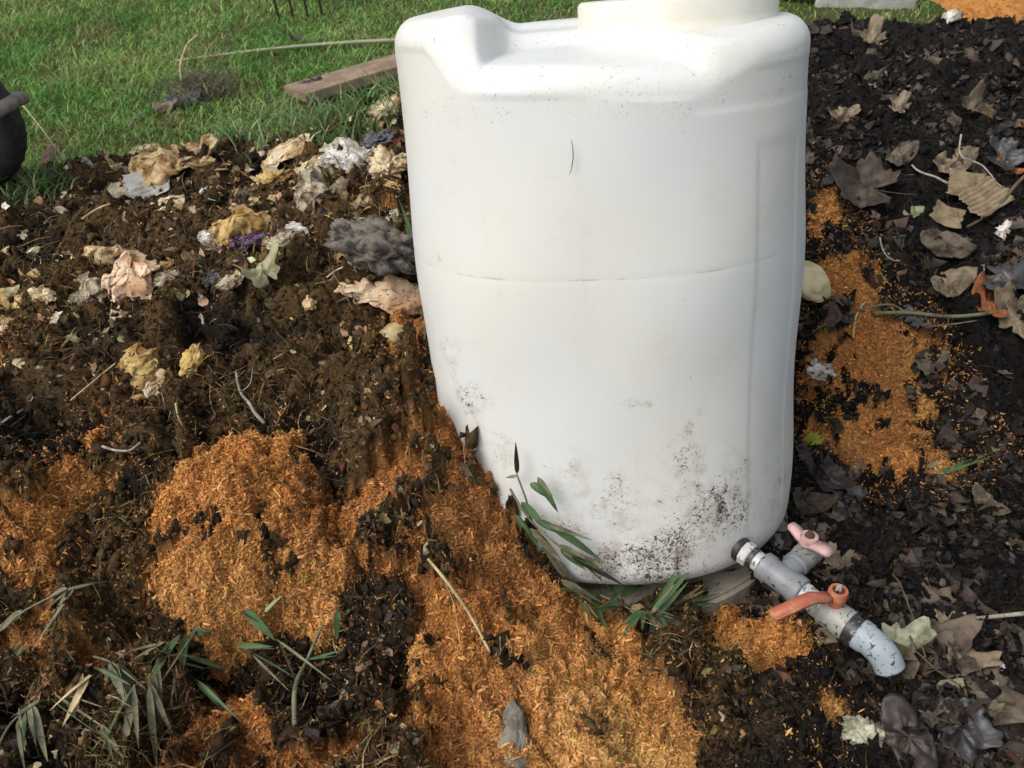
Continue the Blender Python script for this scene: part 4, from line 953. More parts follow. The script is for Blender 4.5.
# ------------------------------------------------------------------ right hand side: leaves and scraps
for a in [
 (866,192,62,150,M_lf_br,'large grey brown maple leaf on the black heap close right of the tank','maple',1,.5,.5),
 (912,214,20,20,M_lf_grn,'small olive green oval leaf between maple leaf and corrugated card','oval',2,.2,.6),
 (1001,233,20,40,M_wht,'tiny whitish three pointed leaf below the corrugated card','torn',3,.2,.6),
 (985,303,44,100,M_lf_or,'curled orange brown leaf above the right end of the green twig','oval',4,.7,.5),
 (1006,284,70,20,M_lf_sl,'slate grey broad leaf at the right edge above the orange leaf','torn',5,.25,.5),
 (1016,322,60,110,M_lf_pl,'pale beige curled leaf at the right edge beside the orange leaf','torn',6,.5,.5),
 (945,287,46,25,M_lf_pl,'long whitish leaf remnant above the orange brown leaf','oval',7,.5,.3),
 (915,320,30,-60,M_lf_sl,'small slate leaf shard standing on the green twig','torn',8,.3,.7),
 (930,365,34,10,M_lf_gr,'grey torn leaf on the sawdust below the green twig','torn',9,.4,.4),
 (945,245,46,-20,M_lf_gr,'ribbed greyish leaf below the corrugated card','oval',10,.4,.4),
 (840,118,30,0,M_lf_pl,'pale leaf catching light high on the black heap','torn',11,.5,.5),
 (872,43,36,60,M_lf_pl,'pale upright curled leaf near the concrete block','torn',12,.7,.6),
 (858,35,24,-10,M_lf_gr,'small grey leaf left of the pale upright curled one','torn',13,.4,.5),
 (932,62,22,-30,M_lf_gr,'grey leaf on the middle of the far black slope','torn',14,.4,.5),
 (972,60,24,80,M_lf_br,'brown leaf hanging edge on at the far black slope','torn',15,.5,.7),
 (898,108,28,40,M_lf_pl,'pale broken leaf in the centre of the black slope','torn',16,.6,.5),
 (972,112,30,80,M_lf_gr,'grey folded leaf on the upper right black slope','maple',17,.6,.6),
 (900,158,32,30,M_lf_gr,'beige grey leaf above the olive oval leaf','oval',18,.5,.5),
 (950,165,44,25,M_lf_pl,'long pale leaf strip above the corrugated card','oval',19,.4,.4),
 (1000,158,40,-15,M_lf_sl,'wet slate coloured leaf right above the corrugated card','maple',20,.4,.4),
 (1005,170,26,-50,M_lf_or,'reddish leaf tip under the wet slate leaf at the right','torn',21,.4,.4),
 (838,500,44,20,M_lf_sl,'bluish grey maple leaf right of the tank foot','maple',22,.25,.5),
 (838,516,22,80,M_lf_gr,'small beige oval leaf just below the bluish maple leaf','oval',23,.3,.5),
 (826,478,34,-40,M_lf_dk,'black brown leaf above the bluish maple leaf','maple',24,.5,.5),
 (850,475,30,30,M_lf_gr,'brown grey leaf at the lower edge of the right sawdust','torn',25,.4,.4),
 (808,458,30,100,M_lf_dk,'dark leaf standing at the tank side below the yellow seedling','torn',26,.5,.5),
 (806,505,38,0,M_lf_br,'ribbed brown leaf between tank foot and pink valve handle','oval',27,.5,.4),
 (840,572,46,20,M_lf_gr,'pale grey leaf behind the red valve lever','torn',28,.35,.4),
 (926,604,50,0,M_lf_gr,'brownish grey flat leaf right of the pipe valves','torn',29,.2,.5),
 (948,621,26,-20,M_lf_pl,'pale leaf at the tip of the white stick','torn',30,.3,.5),
 (951,632,18,100,M_lf_grn,'small yellowish oval leaf under the white stick','oval',31,.3,.6),
 (935,655,62,30,M_lf_gr,'large grey crinkled leaf at the mouth of the blue elbow','maple',32,.5,.6),
 (962,662,50,-20,M_lf_pl,'tan cupped leaf on top of the big grey leaf','torn',33,.6,.5),
 (968,695,84,-35,M_lf_gr,'long grey leaf with an upturned pale rim at lower right','maple',34,.6,.5),
 (958,728,60,-20,M_lf_sl,'slate blue leaf in the shade of the long grey leaf','maple',35,.3,.5),
 (907,738,70,100,M_lf_dk,'big dark purple brown leaf at the bottom right','oval',36,.3,.5),
 (922,718,40,0,M_lf_br,'brown curled leaf on top of the dark purple brown leaf','torn',37,.4,.4),
 (990,727,36,60,M_lf_gr,'grey leaf sliver near the bottom right corner','torn',38,.4,.4),
 (890,652,66,10,M_lf_grn2,'pale green crumpled leaf stuck to the blue elbow end','torn',39,.5,.6),
 (908,680,34,-60,M_lf_gr,'small grey folded leaf below the blue elbow end','torn',40,.5,.5),
 (996,668,12,-10,M_wht,'tiny white chip right of the tan cupped leaf','torn',41,.2,.6),
 (963,757,18,0,M_lf_br,'small tan scrap leaf at the very bottom right','torn',42,.3,.6),
 (832,558,24,60,M_lf_pl,'pale leaf tip between the two valve handles','torn',43,.3,.5),
 (985,505,34,-50,M_lf_gr,'long pale blade leaf at the right edge of the dark soil','oval',44,.3,.4),
 (1018,550,26,0,M_lf_pl,'pale leaf piece at the right picture edge in the middle','torn',45,.3,.4),
 (820,620,14,-40,M_lf_or,'small orange brown seed leaf beside the red lever','oval',46,.3,.6),
]:
    dead_leaf(a[0], a[1], a[2], a[3], a[4], a[5], a[6], a[7], a[8], a[9], raise_=(.022 if a[7] == 39 else .006), stalk=(a[2] > 55 and a[6] == 'maple'), group='dead leaves right of the tank')
wad('squash_rind', 806, 287, 34, 46, mat_plain('rind', (.70, .60, .36), (.50, .40, .20), rough=.5, scale=25, trans=.1), 'pale cream rounded rind poking out behind the right side of the tank', 'rind', 50, rot=20, flat=.7, sharp=.05, sub=4, sink=0)
crumple('paper_scrap', 820, 370, 26, 18, -25, M_wht, 'white crumpled scrap on the sawdust right of the tank', 'paper', 51, .2, 5, .6, .5, .2, n=26)
wad('stone', 862, 735, 30, 42, mat_plain('lichen_stone', (.42, .41, .30), (.16, .15, .10), rough=.9, scale=60, lo=.4, hi=.62, bump=.8, bscale=150), 'pale lichen speckled stone at the bottom right of the black soil', 'stone', 52, rot=70, sharp=.4)
wad('wood_chunk', 512, 742, 34, 66, mat_plain('weathered_wood', (.20, .19, .15), (.09, .08, .06), rough=.9, scale=40, bump=.9, bscale=120), 'grey weathered wood chunk half buried at the bottom middle', 'wood', 53, rot=-5, flat=.5, sharp=.18, freq=1.5, face=.6)
# ------------------------------------------------------------------ twigs and straws
twig('twig', [(872,321,.012),(905,321,.014),(950,324,.012),(998,322,.018)], .0042, .0034, M_gtwig, 'straight green twig lying across the right sawdust', side=[[(905,321,.012),(888,312,.012),(860,316,.01),(825,330,.01),(800,345,.006)],[(925,331,.006),(950,329,.006),(975,326,.008)]])
twig('twig', [(862,312,.016),(854,325,.014),(852,343,.006)], .0018, .0012, M_straw, 'short pale side twig hanging by the left end of the green twig')
twig('twig', [(1030,185,.04),(1010,203,.035),(990,222,.02),(965,232,.006)], .0042, .0025, M_bark, 'brown twig leaning in from the right edge under the corrugated card')
twig('twig', [(910,172,.01),(925,183,.015),(945,194,.02)], .0018, .0026, M_ptwig, 'thin pale twig running into the corrugated card', wob=.003)
twig('twig', [(957,150,.03),(957,172,.03),(975,180,.03),(1000,200,.02)], .0020, .0013, M_ptwig, 'bent thin pale stalk above the corrugated card', wob=.003)
twig('twig', [(958,626,.008),(985,625,.012),(1030,622,.016)], .0028, .0034, M_ptwig, 'whitish stick reaching in from the right edge of the picture', side=[[(958,626,.006),(935,626,.003),(912,627,.002)]])
twig('twig', [(890,580,.01),(902,600,.012),(908,625,.016),(918,660,.02),(925,675,.012)], .0014, .0010, M_bark, 'thin dark stalk standing over the leaves right of the elbow', wob=.003)
twig('straw', [(429,573,.022),(450,600,.024),(470,628,.022),(490,660,.012)], .0022, .0019, M_straw, 'long pale straw on the front sawdust left of the tank foot', 'straw')
twig('straw', [(445,590,.010),(455,615,.012),(460,648,.006)], .0006, .0005, M_straw, 'hair thin straw beside the long pale straw', 'straw')
twig('twig', [(238,380,.01),(242,400,.012),(254,418,.014),(266,430,.008)], .0018, .0030, M_ptwig, 'grey forked twig above the middle sawdust mound', side=[[(242,400,.01),(252,392,.012),(254,372,.008)]], wob=.002)
twig('straw', [(72,406,.006),(95,391,.012),(118,372,.012)], .0010, .0010, M_straw, 'thin tan straw left of the yellow stained towel', 'straw')
twig('straw', [(84,225,.008),(100,218,.014),(113,213,.014)], .0022, .0018, M_straw, 'thick pale straw below the flat beige card', 'straw')
twig('straw', [(15,168+14,.005),(30,190,.008),(42,186,.01)], .0012, .001, M_straw, 'short straw at the left back edge of the heap', 'straw')
twig('root', [(0,430,.004),(12,424,.008),(25,415,.006)], .0022, .0016, M_ptwig, 'pale root piece at the left edge of the heap', 'root')
twig('root', [(105,454,.01),(118,459,.012),(132,458,.010),(142,448,.006)], .0022, .0014, M_ptwig, 'grey curved root above the left sawdust mound', 'root')
twig('root', [(178,412,.012),(180,424,.012),(184,432,.008)], .0016, .0010, M_straw, 'short white root below the yellow stained towel', 'root')
twig('root', [(328,285,.01),(336,281,.014),(344,276,.012)], .0010, .0010, M_wht, 'thin white curved root left of the mouldy lump', 'root')
twig('twig', [(878,245,.012),(882,258,.01),(892,266,.008),(908,264,.006)], .0016, .0012, M_ptwig, 'little white hooked twig left below the corrugated card')
twig('straw', [(10,117,.10),(35,135,.07),(70,172,.01)], .0022, .0014, M_straw, 'thin bent stalk between the barrow wheel and the heap', 'straw')
dead_leaf(52, 162, 20, 80, mat_plain('pink_leaf', (.50, .33, .22), (.36, .2, .12)), 'small pinkish tan leaf standing in the grass by the heap', 'oval', 60, .3, .9, .02, stalk=False)
dead_leaf(168, 111, 24, 10, M_lf_pl, 'tan leaf lying on the matted dead grass', 'torn', 61, .5, .5, .02, stalk=False)
dead_leaf(186, 104, 32, 25, M_dkgrey, 'dark grey leaf on the lawn below the cane', 'oval', 62, .4, .5, .02, stalk=False)
dead_leaf(300, 49, 14, 0, M_lf_br, 'small brown curled leaf behind the bamboo cane', 'torn', 63, .6, .7, .04, stalk=False)
twig('straw', [(130,135,.02),(140,124,.025),(152,119,.02)], .0018, .0012, M_ptwig, 'short grey stalk on the grass left of the dead patch', 'straw')
crumple('white_strip', 951, 18, 18, 12, 30, M_wht, 'white curled strip at the top of the black heap near the lawn', 'scrap', 71, .1, 3, .7, .9, .6, n=24)

# ------------------------------------------------------------------ lawn things
def mat_cane():
    m, nt, b = newmat('cane'); t = NT(nt); tc = t.n('ShaderNodeTexCoord').outputs['Object']
    c = t.mix(t.ramp(t.noise(tc, 12, 4, .6), (.4, .6, 0., 1.)), (.30, .32, .20), (.38, .33, .22)); t.l(c, b.inputs['Base Color']); b.inputs['Roughness'].default_value = .45; return m
M_cane = mat_cane()
a = at(178, 66)+Vector((0, 0, .018)); b_ = at(412, 46)+Vector((0, 0, .022)); cane = empty('bamboo_cane', tuple(a)); tag(cane, 'long green grey bamboo cane lying on the lawn left of the tank', 'cane')
P = [a+(b_-a)*t_+Vector((0, 0, .012*math.sin(t_*3.1)))-a for t_ in np.linspace(0, 1, 24)]
tube('cane_culm', P, [.0040+.0042*t_ for t_ in np.linspace(0, 1, 24)], M_cane, cane, 14)
for t_ in (.17, .34, .62, .94):
    c_ = (b_-a)*t_+Vector((0, 0, .012*math.sin(t_*3.1))); d_ = (b_-a).normalized()*.004; r_ = .0040+.0042*t_
    tube('cane_node', [c_-d_, c_, c_+d_], [r_, r_*1.35, r_], M_straw, cane, 14)
P = spline([tuple(at(200,50)+Vector((0,0,.05))), tuple(at(190,62)+Vector((0,0,.055))), tuple(at(182,76)+Vector((0,0,.03))), tuple(at(183,88)+Vector((0,0,.008)))], 6)
tag(tube('dry_stalk', P, [.0046-.0016*i/len(P) for i in range(len(P))], M_straw, None, 10), 'short pale bent stalk crossing the left tip of the bamboo cane', 'stalk')
M_plank = mat_plain('old_plank', (.27, .20, .13), (.17, .12, .08), rough=.9, scale=18, lo=.35, hi=.65, bump=.6, bscale=120)
a = at(296, 104); b_ = at(436, 62); dv = (b_-a); dv.z = 0; L_ = dv.length; ang = math.atan2(dv.y, dv.x)
bm = bmesh.new(); bmesh.ops.create_cube(bm, size=1)
for v in bm.verts: v.co = Vector((v.co.x*L_, v.co.y*.19, v.co.z*.032))
bmesh.ops.bevel(bm, geom=list(bm.edges), offset=.003, segments=2, affect='EDGES')
bmesh.ops.subdivide_edges(bm, edges=list(bm.edges), cuts=3, use_grid_fill=True)
for v in bm.verts: v.co += Vector((0, 1, 1))*.002*mnoise.noise(v.co*30)
pl = bm_obj('wooden_plank', bm, M_plank, smooth=False); pl.location = (a+b_)/2+Vector((0, 0, .030)); pl.rotation_euler = (R(-4), -math.atan2(b_.z-a.z, L_), ang)
tag(pl, 'old brown wooden plank lying in the grass behind the heap', 'plank')
wad('soil_lump', 318, 92, 40, 17, M_lf_dk, 'dark lump of soil and leaves on the near end of the plank', 'soil lump', 80, rot=10, flat=.5, sharp=.5, sink=-.35)
# fork standing in the lawn: four tines, socket, shaft and handle
M_iron = mat_plain('fork_iron', (.035, .035, .04), (.06, .045, .035), rough=.5, spec=.5, metal=.4, scale=60)
M_ash_wood = mat_plain('fork_shaft_wood', (.36, .25, .13), (.25, .16, .08), rough=.6, scale=30)
fp = at(301, 19); fk = empty('garden_fork', tuple(fp), (R(4), R(-6), R(8))); tag(fk, 'garden fork with black tines standing in the far lawn', 'fork')
sp_ = 14.3*((fp-Vector(CAM)).dot(Vector(FWD))/FPX)
for i in range(4):
    x = (i-1.5)*sp_; tube('tine', [(x*.98, 0, -.06), (x, 0, .05), (x, .004, .16), (x, .0, .24)], [.0022, .005, .006, .007], M_iron, fk, 8)
tube('fork_head', [(-1.5*sp_, 0, .24), (0, 0, .262), (1.5*sp_, 0, .24)], .0075, M_iron, fk, 10)
tube('fork_socket', [(0, 0, .26), (0, .012, .34), (0, .02, .45)], [.008, .014, .019], M_iron, fk, 14)
tube('fork_shaft', [(0, .02, .44), (0, .03, .7), (0, .03, 1.02)], .0165, M_ash_wood, fk, 16)
tube('fork_handle', [(-.055, .03, 1.03), (0, .03, 1.035), (.055, .03, 1.03)], [.012, .015, .012], M_ash_wood, fk, 14)
# wheelbarrow, only its nose shows
M_tyre = mat_plain('tyre_rubber', (.012, .012, .013), (.03, .028, .026), rough=.7, spec=.4, scale=50, bump=.4)
M_tube = mat_plain('rusty_tube', (.26, .22, .19), (.16, .12, .10), rough=.6, scale=60, metal=.2, bump=.4)
M_tray = mat_plain('barrow_tray', (.05, .11, .07), (.10, .06, .04), rough=.55, scale=20)
wp = at(-24, 190); dep = (wp-Vector(CAM)).dot(Vector(FWD)); WRr = 67*dep/FPX
wb = empty('wheelbarrow', tuple(wp)); tag(wb, 'wheelbarrow whose black tyre and brown tube nose show at the left edge', 'wheelbarrow')
def torus(name, c, Rm, rm, m, parent, n1=64, n2=18, sq=1.0):
    V_ = []; 
    for i in range(n1):
        A = 2*math.pi*i/n1
        for j in range(n2):
            B = 2*math.pi*j/n2; rr_ = Rm+rm*math.cos(B)+(.0018 if (i % 3 == 0 and math.cos(B) > .45) else 0)
            V_.append((c[0]+rr_*math.cos(A), c[1]+rm*sq*math.sin(B), c[2]+rr_*math.sin(A)))
    F_ = np.array([(i*n2+j, i*n2+(j+1) % n2, ((i+1) % n1)*n2+(j+1) % n2, ((i+1) % n1)*n2+j) for i in range(n1) for j in range(n2)])
    return link(name, np_mesh(name, np.array(V_), [F_]), m, parent)
whl = empty('wheel', (0, 0, 0)); whl.parent = wb
torus('tyre', (0, 0, WRr), WRr*.80, WRr*.20, M_tyre, whl, n1=96); torus('rim', (0, 0, WRr), WRr*.62, WRr*.06, M_tray, whl, sq=2.0)
tube('axle', [(0, -.11, WRr), (0, .11, WRr)], .009, M_tube, whl, 12)
for i in range(6):
    A = math.pi*i/3; tube('spoke', [(0, 0, WRr), (math.cos(A)*WRr*.62, 0, WRr+math.sin(A)*WRr*.62)], .006, M_tube, whl, 8)
k_ = dep/FPX; nx = 64*k_; nz = WRr+20*k_
for s in (-1, 1):
    tube('handle_tube', spline([(nx+.0, .0, nz), (nx-.012, s*.05, nz-.006), (nx-.06, s*.095, nz-.022), (-.2, s*.12, nz-.05), (-.5, s*.2, nz-.03), (-.9, s*.24, nz+.10), (-1.35, s*.27, nz+.22)], 8), .0135, M_tube, wb, 14)
    tube('leg', spline([(-.45, s*.2, nz-.03), (-.68, s*.22, -.0), (-.85, s*.23, 0), (-.95, s*.24, nz+.09)], 6), .012, M_tube, wb, 12)
bm = bmesh.new(); lo = [(-.95, -.17), (-.22, -.13), (-.22, .13), (-.95, .17)]; hi = [(-1.15, -.30), (.02, -.26), (.02, .26), (-1.15, .30)]
z0, z1 = nz+.02, nz+.33; bl = [bm.verts.new((x, y, z0)) for x, y in lo]; bh_ = [bm.verts.new((x, y, z1)) for x, y in hi]; bm.faces.new(bl[::-1])
for i in range(4): bm.faces.new((bl[i], bl[(i+1) % 4], bh_[(i+1) % 4], bh_[i]))
bmesh.ops.bevel(bm, geom=[e for e in bm.edges if len(e.link_faces) == 2], offset=.04, segments=5, affect='EDGES')
tr_ = bm_obj('tray', bm, M_tray, wb); md = tr_.modifiers.new('thick', 'SOLIDIFY'); md.thickness = .002
# concrete block on the lawn behind the black heap, and the orange pile beside it
cb = at(866, 8); bm = bmesh.new(); bmesh.ops.create_cube(bm, size=1); kk_ = (cb-Vector(CAM)).dot(Vector(FWD))/FPX
for v in bm.verts: v.co = Vector((v.co.x*98*kk_, v.co.y*.22, v.co.z*.11))
bmesh.ops.bevel(bm, geom=list(bm.edges), offset=.006, segments=3, affect='EDGES')
bo = bm_obj('concrete_block', bm, mat_plain('pale_concrete', (.50, .49, .46), (.34, .32, .28), rough=.9, scale=16, bump=.6, bscale=120), smooth=False); bo.location = cb+Vector((0, .10, .02)); bo.rotation_euler = (R(8), 0, R(-3))
tag(bo, 'pale concrete block at the top of the picture behind the black heap', 'concrete block')
lp = at(806, 3); tag(tube('log', [tuple(lp+Vector((-.16, .05, .035))), tuple(lp+Vector((-.05, .02, .035))), tuple(lp+Vector((.05, 0, .03)))], [.03, .033, .028], M_bark, None, 14), 'dark log end on the lawn directly behind the tank', 'log')
op = at(1030, 12); n = 160
x = np.linspace(-.5, .5, n); XX, YY = np.meshgrid(x*1.1+op.x+.12, x*.7+op.y+.05); rr_ = np.hypot((XX-op.x-.12)/.5, (YY-op.y-.05)/.32)+.15*fbm(XX*8, YY*8, 3, 301)
zz_ = H(XX, YY)+.10*np.clip(1-rr_**2, -.3, 1)+.008*fbm(XX*40, YY*40, 3, 303)
ii, jj = np.meshgrid(np.arange(n-1), np.arange(n-1)); a_ = (jj*n+ii).ravel(); Vs = np.stack([XX.ravel(), YY.ravel(), zz_.ravel()], 1)
Fs = np.stack([a_, a_+1, a_+n+1, a_+n], 1); Fs = Fs[rr_.ravel()[Fs[:, 0]] < 1.02]
Cs = np.tile(ora*1.0, (len(Vs), 1)); kidx = rng.choice(np.where(rr_.ravel() < 1)[0], 9000); pp = Vs[kidx]+rng.normal(size=(9000, 3))*[.002, .002, .001]
V5, F5, per = strips(pp[:, 0], pp[:, 1], pp[:, 2], np.tile([0, 0, 1.], (9000, 1)), .009*np.exp(rng.normal(size=9000)*.4), np.full(9000, .003), rng.normal(size=9000)*.3, .7, lift=.002)
o = link('sawdust', np_mesh('sawdust', np.concatenate([Vs, V5]), [np.concatenate([Fs, F5+len(Vs)])], np.concatenate([Cs, vary(ora, 9000, per, .3, .08)])), M_saw)
tag(o, 'far orange sawdust pile on the lawn at the top right corner', 'sawdust', kind='stuff')

# ------------------------------------------------------------------ bamboo sprigs with leaves
def sprig(label, stem, leaves, group=None, r=.0014, m=M_green, name='bamboo_sprig', lift=.01, extra=1):
    P = [at(q[0], q[1])+Vector((0, 0, q[2])) for q in stem]; root = empty(name, tuple(P[0])); tag(root, label, 'bamboo sprig', group)
    o0 = P[0]; PS = spline([tuple(p-o0) for p in P], 6); tube('stem', PS, [r*(1.2-.6*i/len(PS)) for i in range(len(PS))], M_gtwig, root, 7)
    for (px0, py0, z0, px1, py1, z1, W_, mm) in leaves:
        b = at(px0, py0)+Vector((0, 0, z0)); e = at(px1, py1)+Vector((0, 0, z1)); L = (e-b).length*1.04
        u_ = Vector((0, -.5, .86)).normalized()
        leaf_strip('leaf', root, b-o0, (e-b)+u_*.06*L, L, W_, mm or m, droop=.10, up=u_, twist=random.uniform(-.5, .5))
        for q_ in range(extra):
            e2 = e+Vector((random.gauss(0, .016), random.gauss(0, .016), random.uniform(-.008, .015))); b2 = b+Vector((random.gauss(0, .006), random.gauss(0, .006), 0))
            leaf_strip('leaf', root, b2-o0, (e2-b2)+u_*.06*L, L*random.uniform(.6, 1.05), W_*random.uniform(.5, .9), random.choice([mm or m, M_gdead, m]), droop=random.uniform(.05, .35), up=u_, twist=random.uniform(-.8, .8))
    return root
def tpt(px, py, off=.01):
    """a point just clear of the tank wall, seen at this pixel"""
    h = tank_hit(px, py); w_ = t2w(h); d_ = ray(px, py); return Vector(w_-d_*off)
def sprig3(label, stem, leaves, r=.0014, group=None):
    root = empty('bamboo_sprig', tuple(stem[0])); tag(root, label, 'bamboo sprig', group); o0 = stem[0]
    PS = spline([tuple(p-o0) for p in stem], 6); tube('stem', PS, [r*(1.2-.6*i/len(PS)) for i in range(len(PS))], M_gtwig, root, 7)
    for (b, e, W_, mm) in leaves:
        u_ = Vector((0, -.6, .8)).normalized(); leaf_strip('leaf', root, b-o0, (e-b)+u_*.05*(e-b).length, (e-b).length*1.03, W_, mm, droop=.08, up=u_, twist=random.uniform(-.4, .4))
        if mm is not M_gtwig:
            e2 = e+Vector((random.gauss(0, .012), -.004, random.gauss(0, .012))); leaf_strip('leaf', root, b-o0, (e2-b)+u_*.08*(e2-b).length, (e2-b).length*random.uniform(.6, .95), W_*random.uniform(.5, .8), random.choice([mm, M_gdead]), droop=.2, up=u_, twist=random.uniform(-.8, .8))
    return root
T = tpt
base = at(520, 560)+Vector((0, 0, .02))
sprig3('upright bamboo sprig with three leaves leaning on the left foot of the tank', [at(528,520)+Vector((0,0,.02)), T(527,498,.02), T(518,476,.025), T(518,474,.025)],
       [(T(518,474,.025), T(515,443,.03), .009, M_lf_dk), (T(530,482,.03), T(552,500,.03), .016, M_green), (T(538,478,.03), T(558,512,.03), .014, M_green), (T(518,476,.02), T(505,477,.02), .006, M_gtwig)])
sprig3('leafy green bamboo sprig trailing down along the front of the tank foot', [at(510,505)+Vector((0,0,.03)), T(530,520,.03), T(556,545,.035), T(585,565,.03), at(612,600)+Vector((0,0,.02))],
       [(T(520,502,.03), T(545,525,.03), .016, M_green), (T(535,520,.03), T(575,540,.03), .016, M_green), (T(548,525,.035), T(600,560,.03), .018, M_green), (T(560,548,.03), T(585,570,.03), .012, M_green), (T(530,528,.03), T(560,560,.03), .014, M_gdead),
        (T(556,545,.035), T(604,572,.03), .014, M_green), (T(515,515,.03), T(540,548,.03), .012, M_green), (T(575,560,.03), at(625,590)+Vector((0,0,.03)), .013, M_green), (T(545,550,.03), at(580,600)+Vector((0,0,.02)), .013, M_gdead), (T(570,556,.04), T(622,587,.03), .012, M_lf_dk)])
sprig('green bamboo sprig fanned out on the sawdust at the front middle of the tank', [(570,592,.01),(600,605,.02),(635,622,.02),(660,632,.01)],
      [(612,605,.02,632,585,.05,.017,None),(620,607,.02,644,594,.03,.015,None),(600,605,.02,560,598,.02,.014,None),(590,600,.02,606,640,.01,.014,None),(620,612,.02,596,622,.02,.013,None),(560,590,.02,600,612,.02,.012,M_gdead),(575,600,.015,590,625,.015,.012,None)])
sprig('spiky narrow leaved green bamboo tuft at the slab edge under the tank', [(640,618,.01),(660,622,.02),(672,626,.02)],
      [(655,620,.02,690,590,.05,.010,None),(655,622,.02,715,608,.03,.009,None),(660,624,.02,700,604,.04,.008,M_gdead),(660,626,.02,702,640,.01,.011,None),(652,624,.02,688,655,.01,.012,None),(645,622,.02,660,650,.01,.012,None),(640,620,.02,622,642,.01,.012,None),(650,620,.02,672,596,.05,.009,None),(655,625,.02,696,648,.01,.009,M_lf_dk)], extra=2)
sprig('single green bamboo leaf on the sawdust left of the trailing sprig', [(440,568,.01),(450,572,.015)], [(436,566,.015,462,575,.012,.008,None)])
sprig('two upright green leaves between the peach paper bag and the tank', [(425,345,.01),(427,320,.03),(424,300,.06)], [(424,300,.06,404,258,.10,.013,None),(426,335,.03,424,312,.05,.010,None),(427,345,.02,429,318,.04,.007,None),(424,295,.06,410,285,.07,.008,M_lf_dk)])
sprig('faded bamboo sprig with crossing stems at the left edge of the heap', [(0,640,.02),(40,622,.03),(80,604,.03),(112,592,.02)],
      [(80,604,.03,66,622,.03,.011,M_gdead),(30,628,.03,0,652,.03,.011,M_gdead),(80,607,.03,38,660,.02,.005,M_gdead),(28,655,.02,10,680,.01,.006,M_gdead)], extra=2)
sprig('grey green drooping sprig hanging at the bottom left corner', [(100,672,.03),(120,680,.03),(150,700,.02)],
      [(120,682,.03,152,728,.02,.011,M_gdead),(96,690,.03,66,730,.01,.011,M_straw),(115,680,.03,136,720,.02,.013,M_gdead),(158,685,.03,166,745,.01,.011,M_gdead),(140,700,.03,125,768,.01,.013,M_gdead),(155,700,.03,160,775,.01,.013,M_gdead)], extra=2)
sprig('dry pale leaved sprig at the very bottom left', [(0,765,.02),(20,738,.03),(45,712,.02)],
      [(38,715,.02,50,765,.01,.013,M_gdead),(24,735,.02,28,775,.01,.010,M_gdead),(45,710,.02,16,728,.02,.004,M_gdead),(60,705,.02,110,735,.01,.004,M_gdead),(105,735,.02,125,762,.01,.010,M_gdead)], extra=2)
sprig('dark green leafy sprig in the hollow under the middle sawdust mound', [(200,640,.02),(185,670,.03),(160,700,.02)],
      [(180,655,.03,152,695,.02,.016,M_green),(190,650,.03,176,705,.02,.012,M_gdead),(170,658,.03,138,670,.02,.006,M_gdead),(190,670,.03,230,680,.02,.008,M_green),(200,690,.02,240,725,.01,.006,M_green),(195,650,.03,215,640,.02,.012,M_green)])
sprig('green stemmed sprig with a pale root end left of the front sawdust', [(296,730,.01),(298,700,.025),(310,675,.03),(325,640,.03)],
      [(250,625,.03,278,655,.03,.018,M_green),(280,655,.03,332,690,.02,.005,M_lf_grn),(340,625,.03,338,650,.02,.012,M_green),(268,628,.03,285,612,.03,.009,M_lf_grn),(310,675,.03,345,660,.02,.004,M_green),(255,665,.02,290,700,.02,.004,M_gdead),(240,660,.03,275,662,.03,.010,M_green)], r=.0028)
sprig('long green grey shoot lying over the right sawdust edge', [(945,478,.008),(965,470,.012),(985,458,.01)], [(925,472,.01,950,455+8,.014,.014,M_gdead),(935,478,.01,985,460,.012,.010,M_green)])
# yellow green seedling at the tank side
root = empty('seedling', tuple(at(800, 438))); tag(root, 'bright yellow green seedling squeezed against the right side of the tank', 'seedling')
M_lime = mat_plain('lime_leaf', (.55, .58, .10), (.38, .45, .05), rough=.5, scale=40, trans=.3)
for i, (dx, dz, L_) in enumerate([(.03, .02, .035), (.022, .045, .035), (.035, .035, .03), (.01, .05, .03), (.02, .008, .03), (.008, .03, .03)]):
    leaf_strip('leaf', root, Vector((.004, -.02, .004)), Vector((dx, -.012, dz)), L_, .017, M_lime, droop=.2, up=Vector((0, -.8, .6)), twist=.3*(i-2))
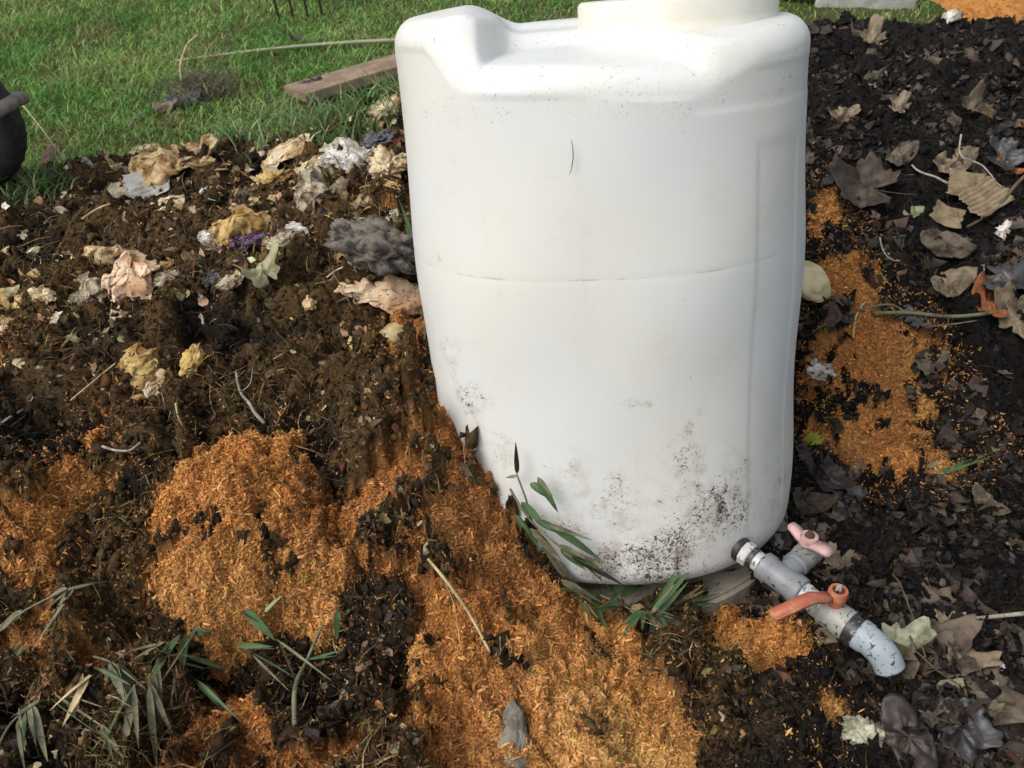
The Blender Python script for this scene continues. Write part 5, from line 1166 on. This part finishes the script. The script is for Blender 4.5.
# bits stuck to the tank wall
def stuck(label, pts, r, m, name='grass_bit'):
    P0, P1, P2 = T(*pts[0], .004), T(*pts[len(pts)//2], .004), T(*pts[-1], .004); d0 = (P2-P0).cross(Vector((0, 1, 0))).normalized()
    tag(tube(name, [P0.lerp(P2, u)+d0*.16*(P2-P0).length*(u-u*u)*2-Vector((0, .003, 0)) for u in np.linspace(0, 1, 9)], [r*(.4+2.4*u*(1-u)) for u in np.linspace(0, 1, 9)], m, None, 6), label, 'grass bit')
stuck('thin black hair like grass bit on the upper front of the tank', [(570,140), (567,150), (567,160), (570,174)], .0006, M_lf_dk)
stuck('green grass bit stuck on the tank below the label band', [(725,104), (724,112), (729,122), (736,131)], .0014, M_gtwig)
stuck('short black fleck line on the front shoulder of the tank', [(634,49), (631,58), (629,66)], .0006, M_lf_dk)
stuck('short dark fleck line on the right shoulder of the tank', [(773,55), (770,62)], .0006, M_lf_dk)
for (a_, b_2, lab) in [(757,46,'black soil crumb higher up on the right shoulder of the tank'),(755,58,'black soil crumb lower down on the right shoulder of the tank')]:
    pq = T(a_, b_2, .002); bm = bmesh.new(); bmesh.ops.create_icosphere(bm, subdivisions=2, radius=.0042)
    for v in bm.verts: v.co *= 1+.5*mnoise.noise(v.co*300)
    o = bm_obj('soil_crumb', bm, M_lf_dk); o.location = pq; tag(o, lab, 'soil crumb')
# ------------------------------------------------------------------ light
w = bpy.data.worlds.new('World'); scene.world = w; w.use_nodes = True
nt = w.node_tree; bg = nt.nodes['Background']
sky = nt.nodes.new('ShaderNodeTexSky'); sky.sky_type = 'NISHITA'; sky.sun_disc = False
SUN_EL, SUN_AZ = R(48), R(-122)          # azimuth measured from +Y towards +X
sky.sun_elevation = SUN_EL; sky.sun_rotation = SUN_AZ; sky.air_density = 1.0; sky.dust_density = 4.0; sky.ozone_density = 1.0
hs = nt.nodes.new('ShaderNodeHueSaturation'); hs.inputs['Saturation'].default_value = .5   # thin cloud
nt.links.new(sky.outputs[0], hs.inputs['Color']); nt.links.new(hs.outputs[0], bg.inputs[0]); bg.inputs[1].default_value = .15
sl = bpy.data.lights.new('sun', 'SUN'); sl.energy = 1.35; sl.angle = R(38); sl.color = (1, .975, .93)
so = bpy.data.objects.new('sun', sl); COL.objects.link(so)
d = Vector((math.sin(SUN_AZ)*math.cos(SUN_EL), math.cos(SUN_AZ)*math.cos(SUN_EL), math.sin(SUN_EL)))
so.rotation_euler = d.to_track_quat('Z', 'Y').to_euler(); so.location = d*5
vs = scene.view_settings; vs.view_transform = 'Standard'; vs.look = 'None'; vs.gamma = 1; vs.use_curve_mapping = False; vs.exposure = .36
scene.render.engine = 'CYCLES'; scene.cycles.max_bounces = 8; scene.cycles.use_denoising = True
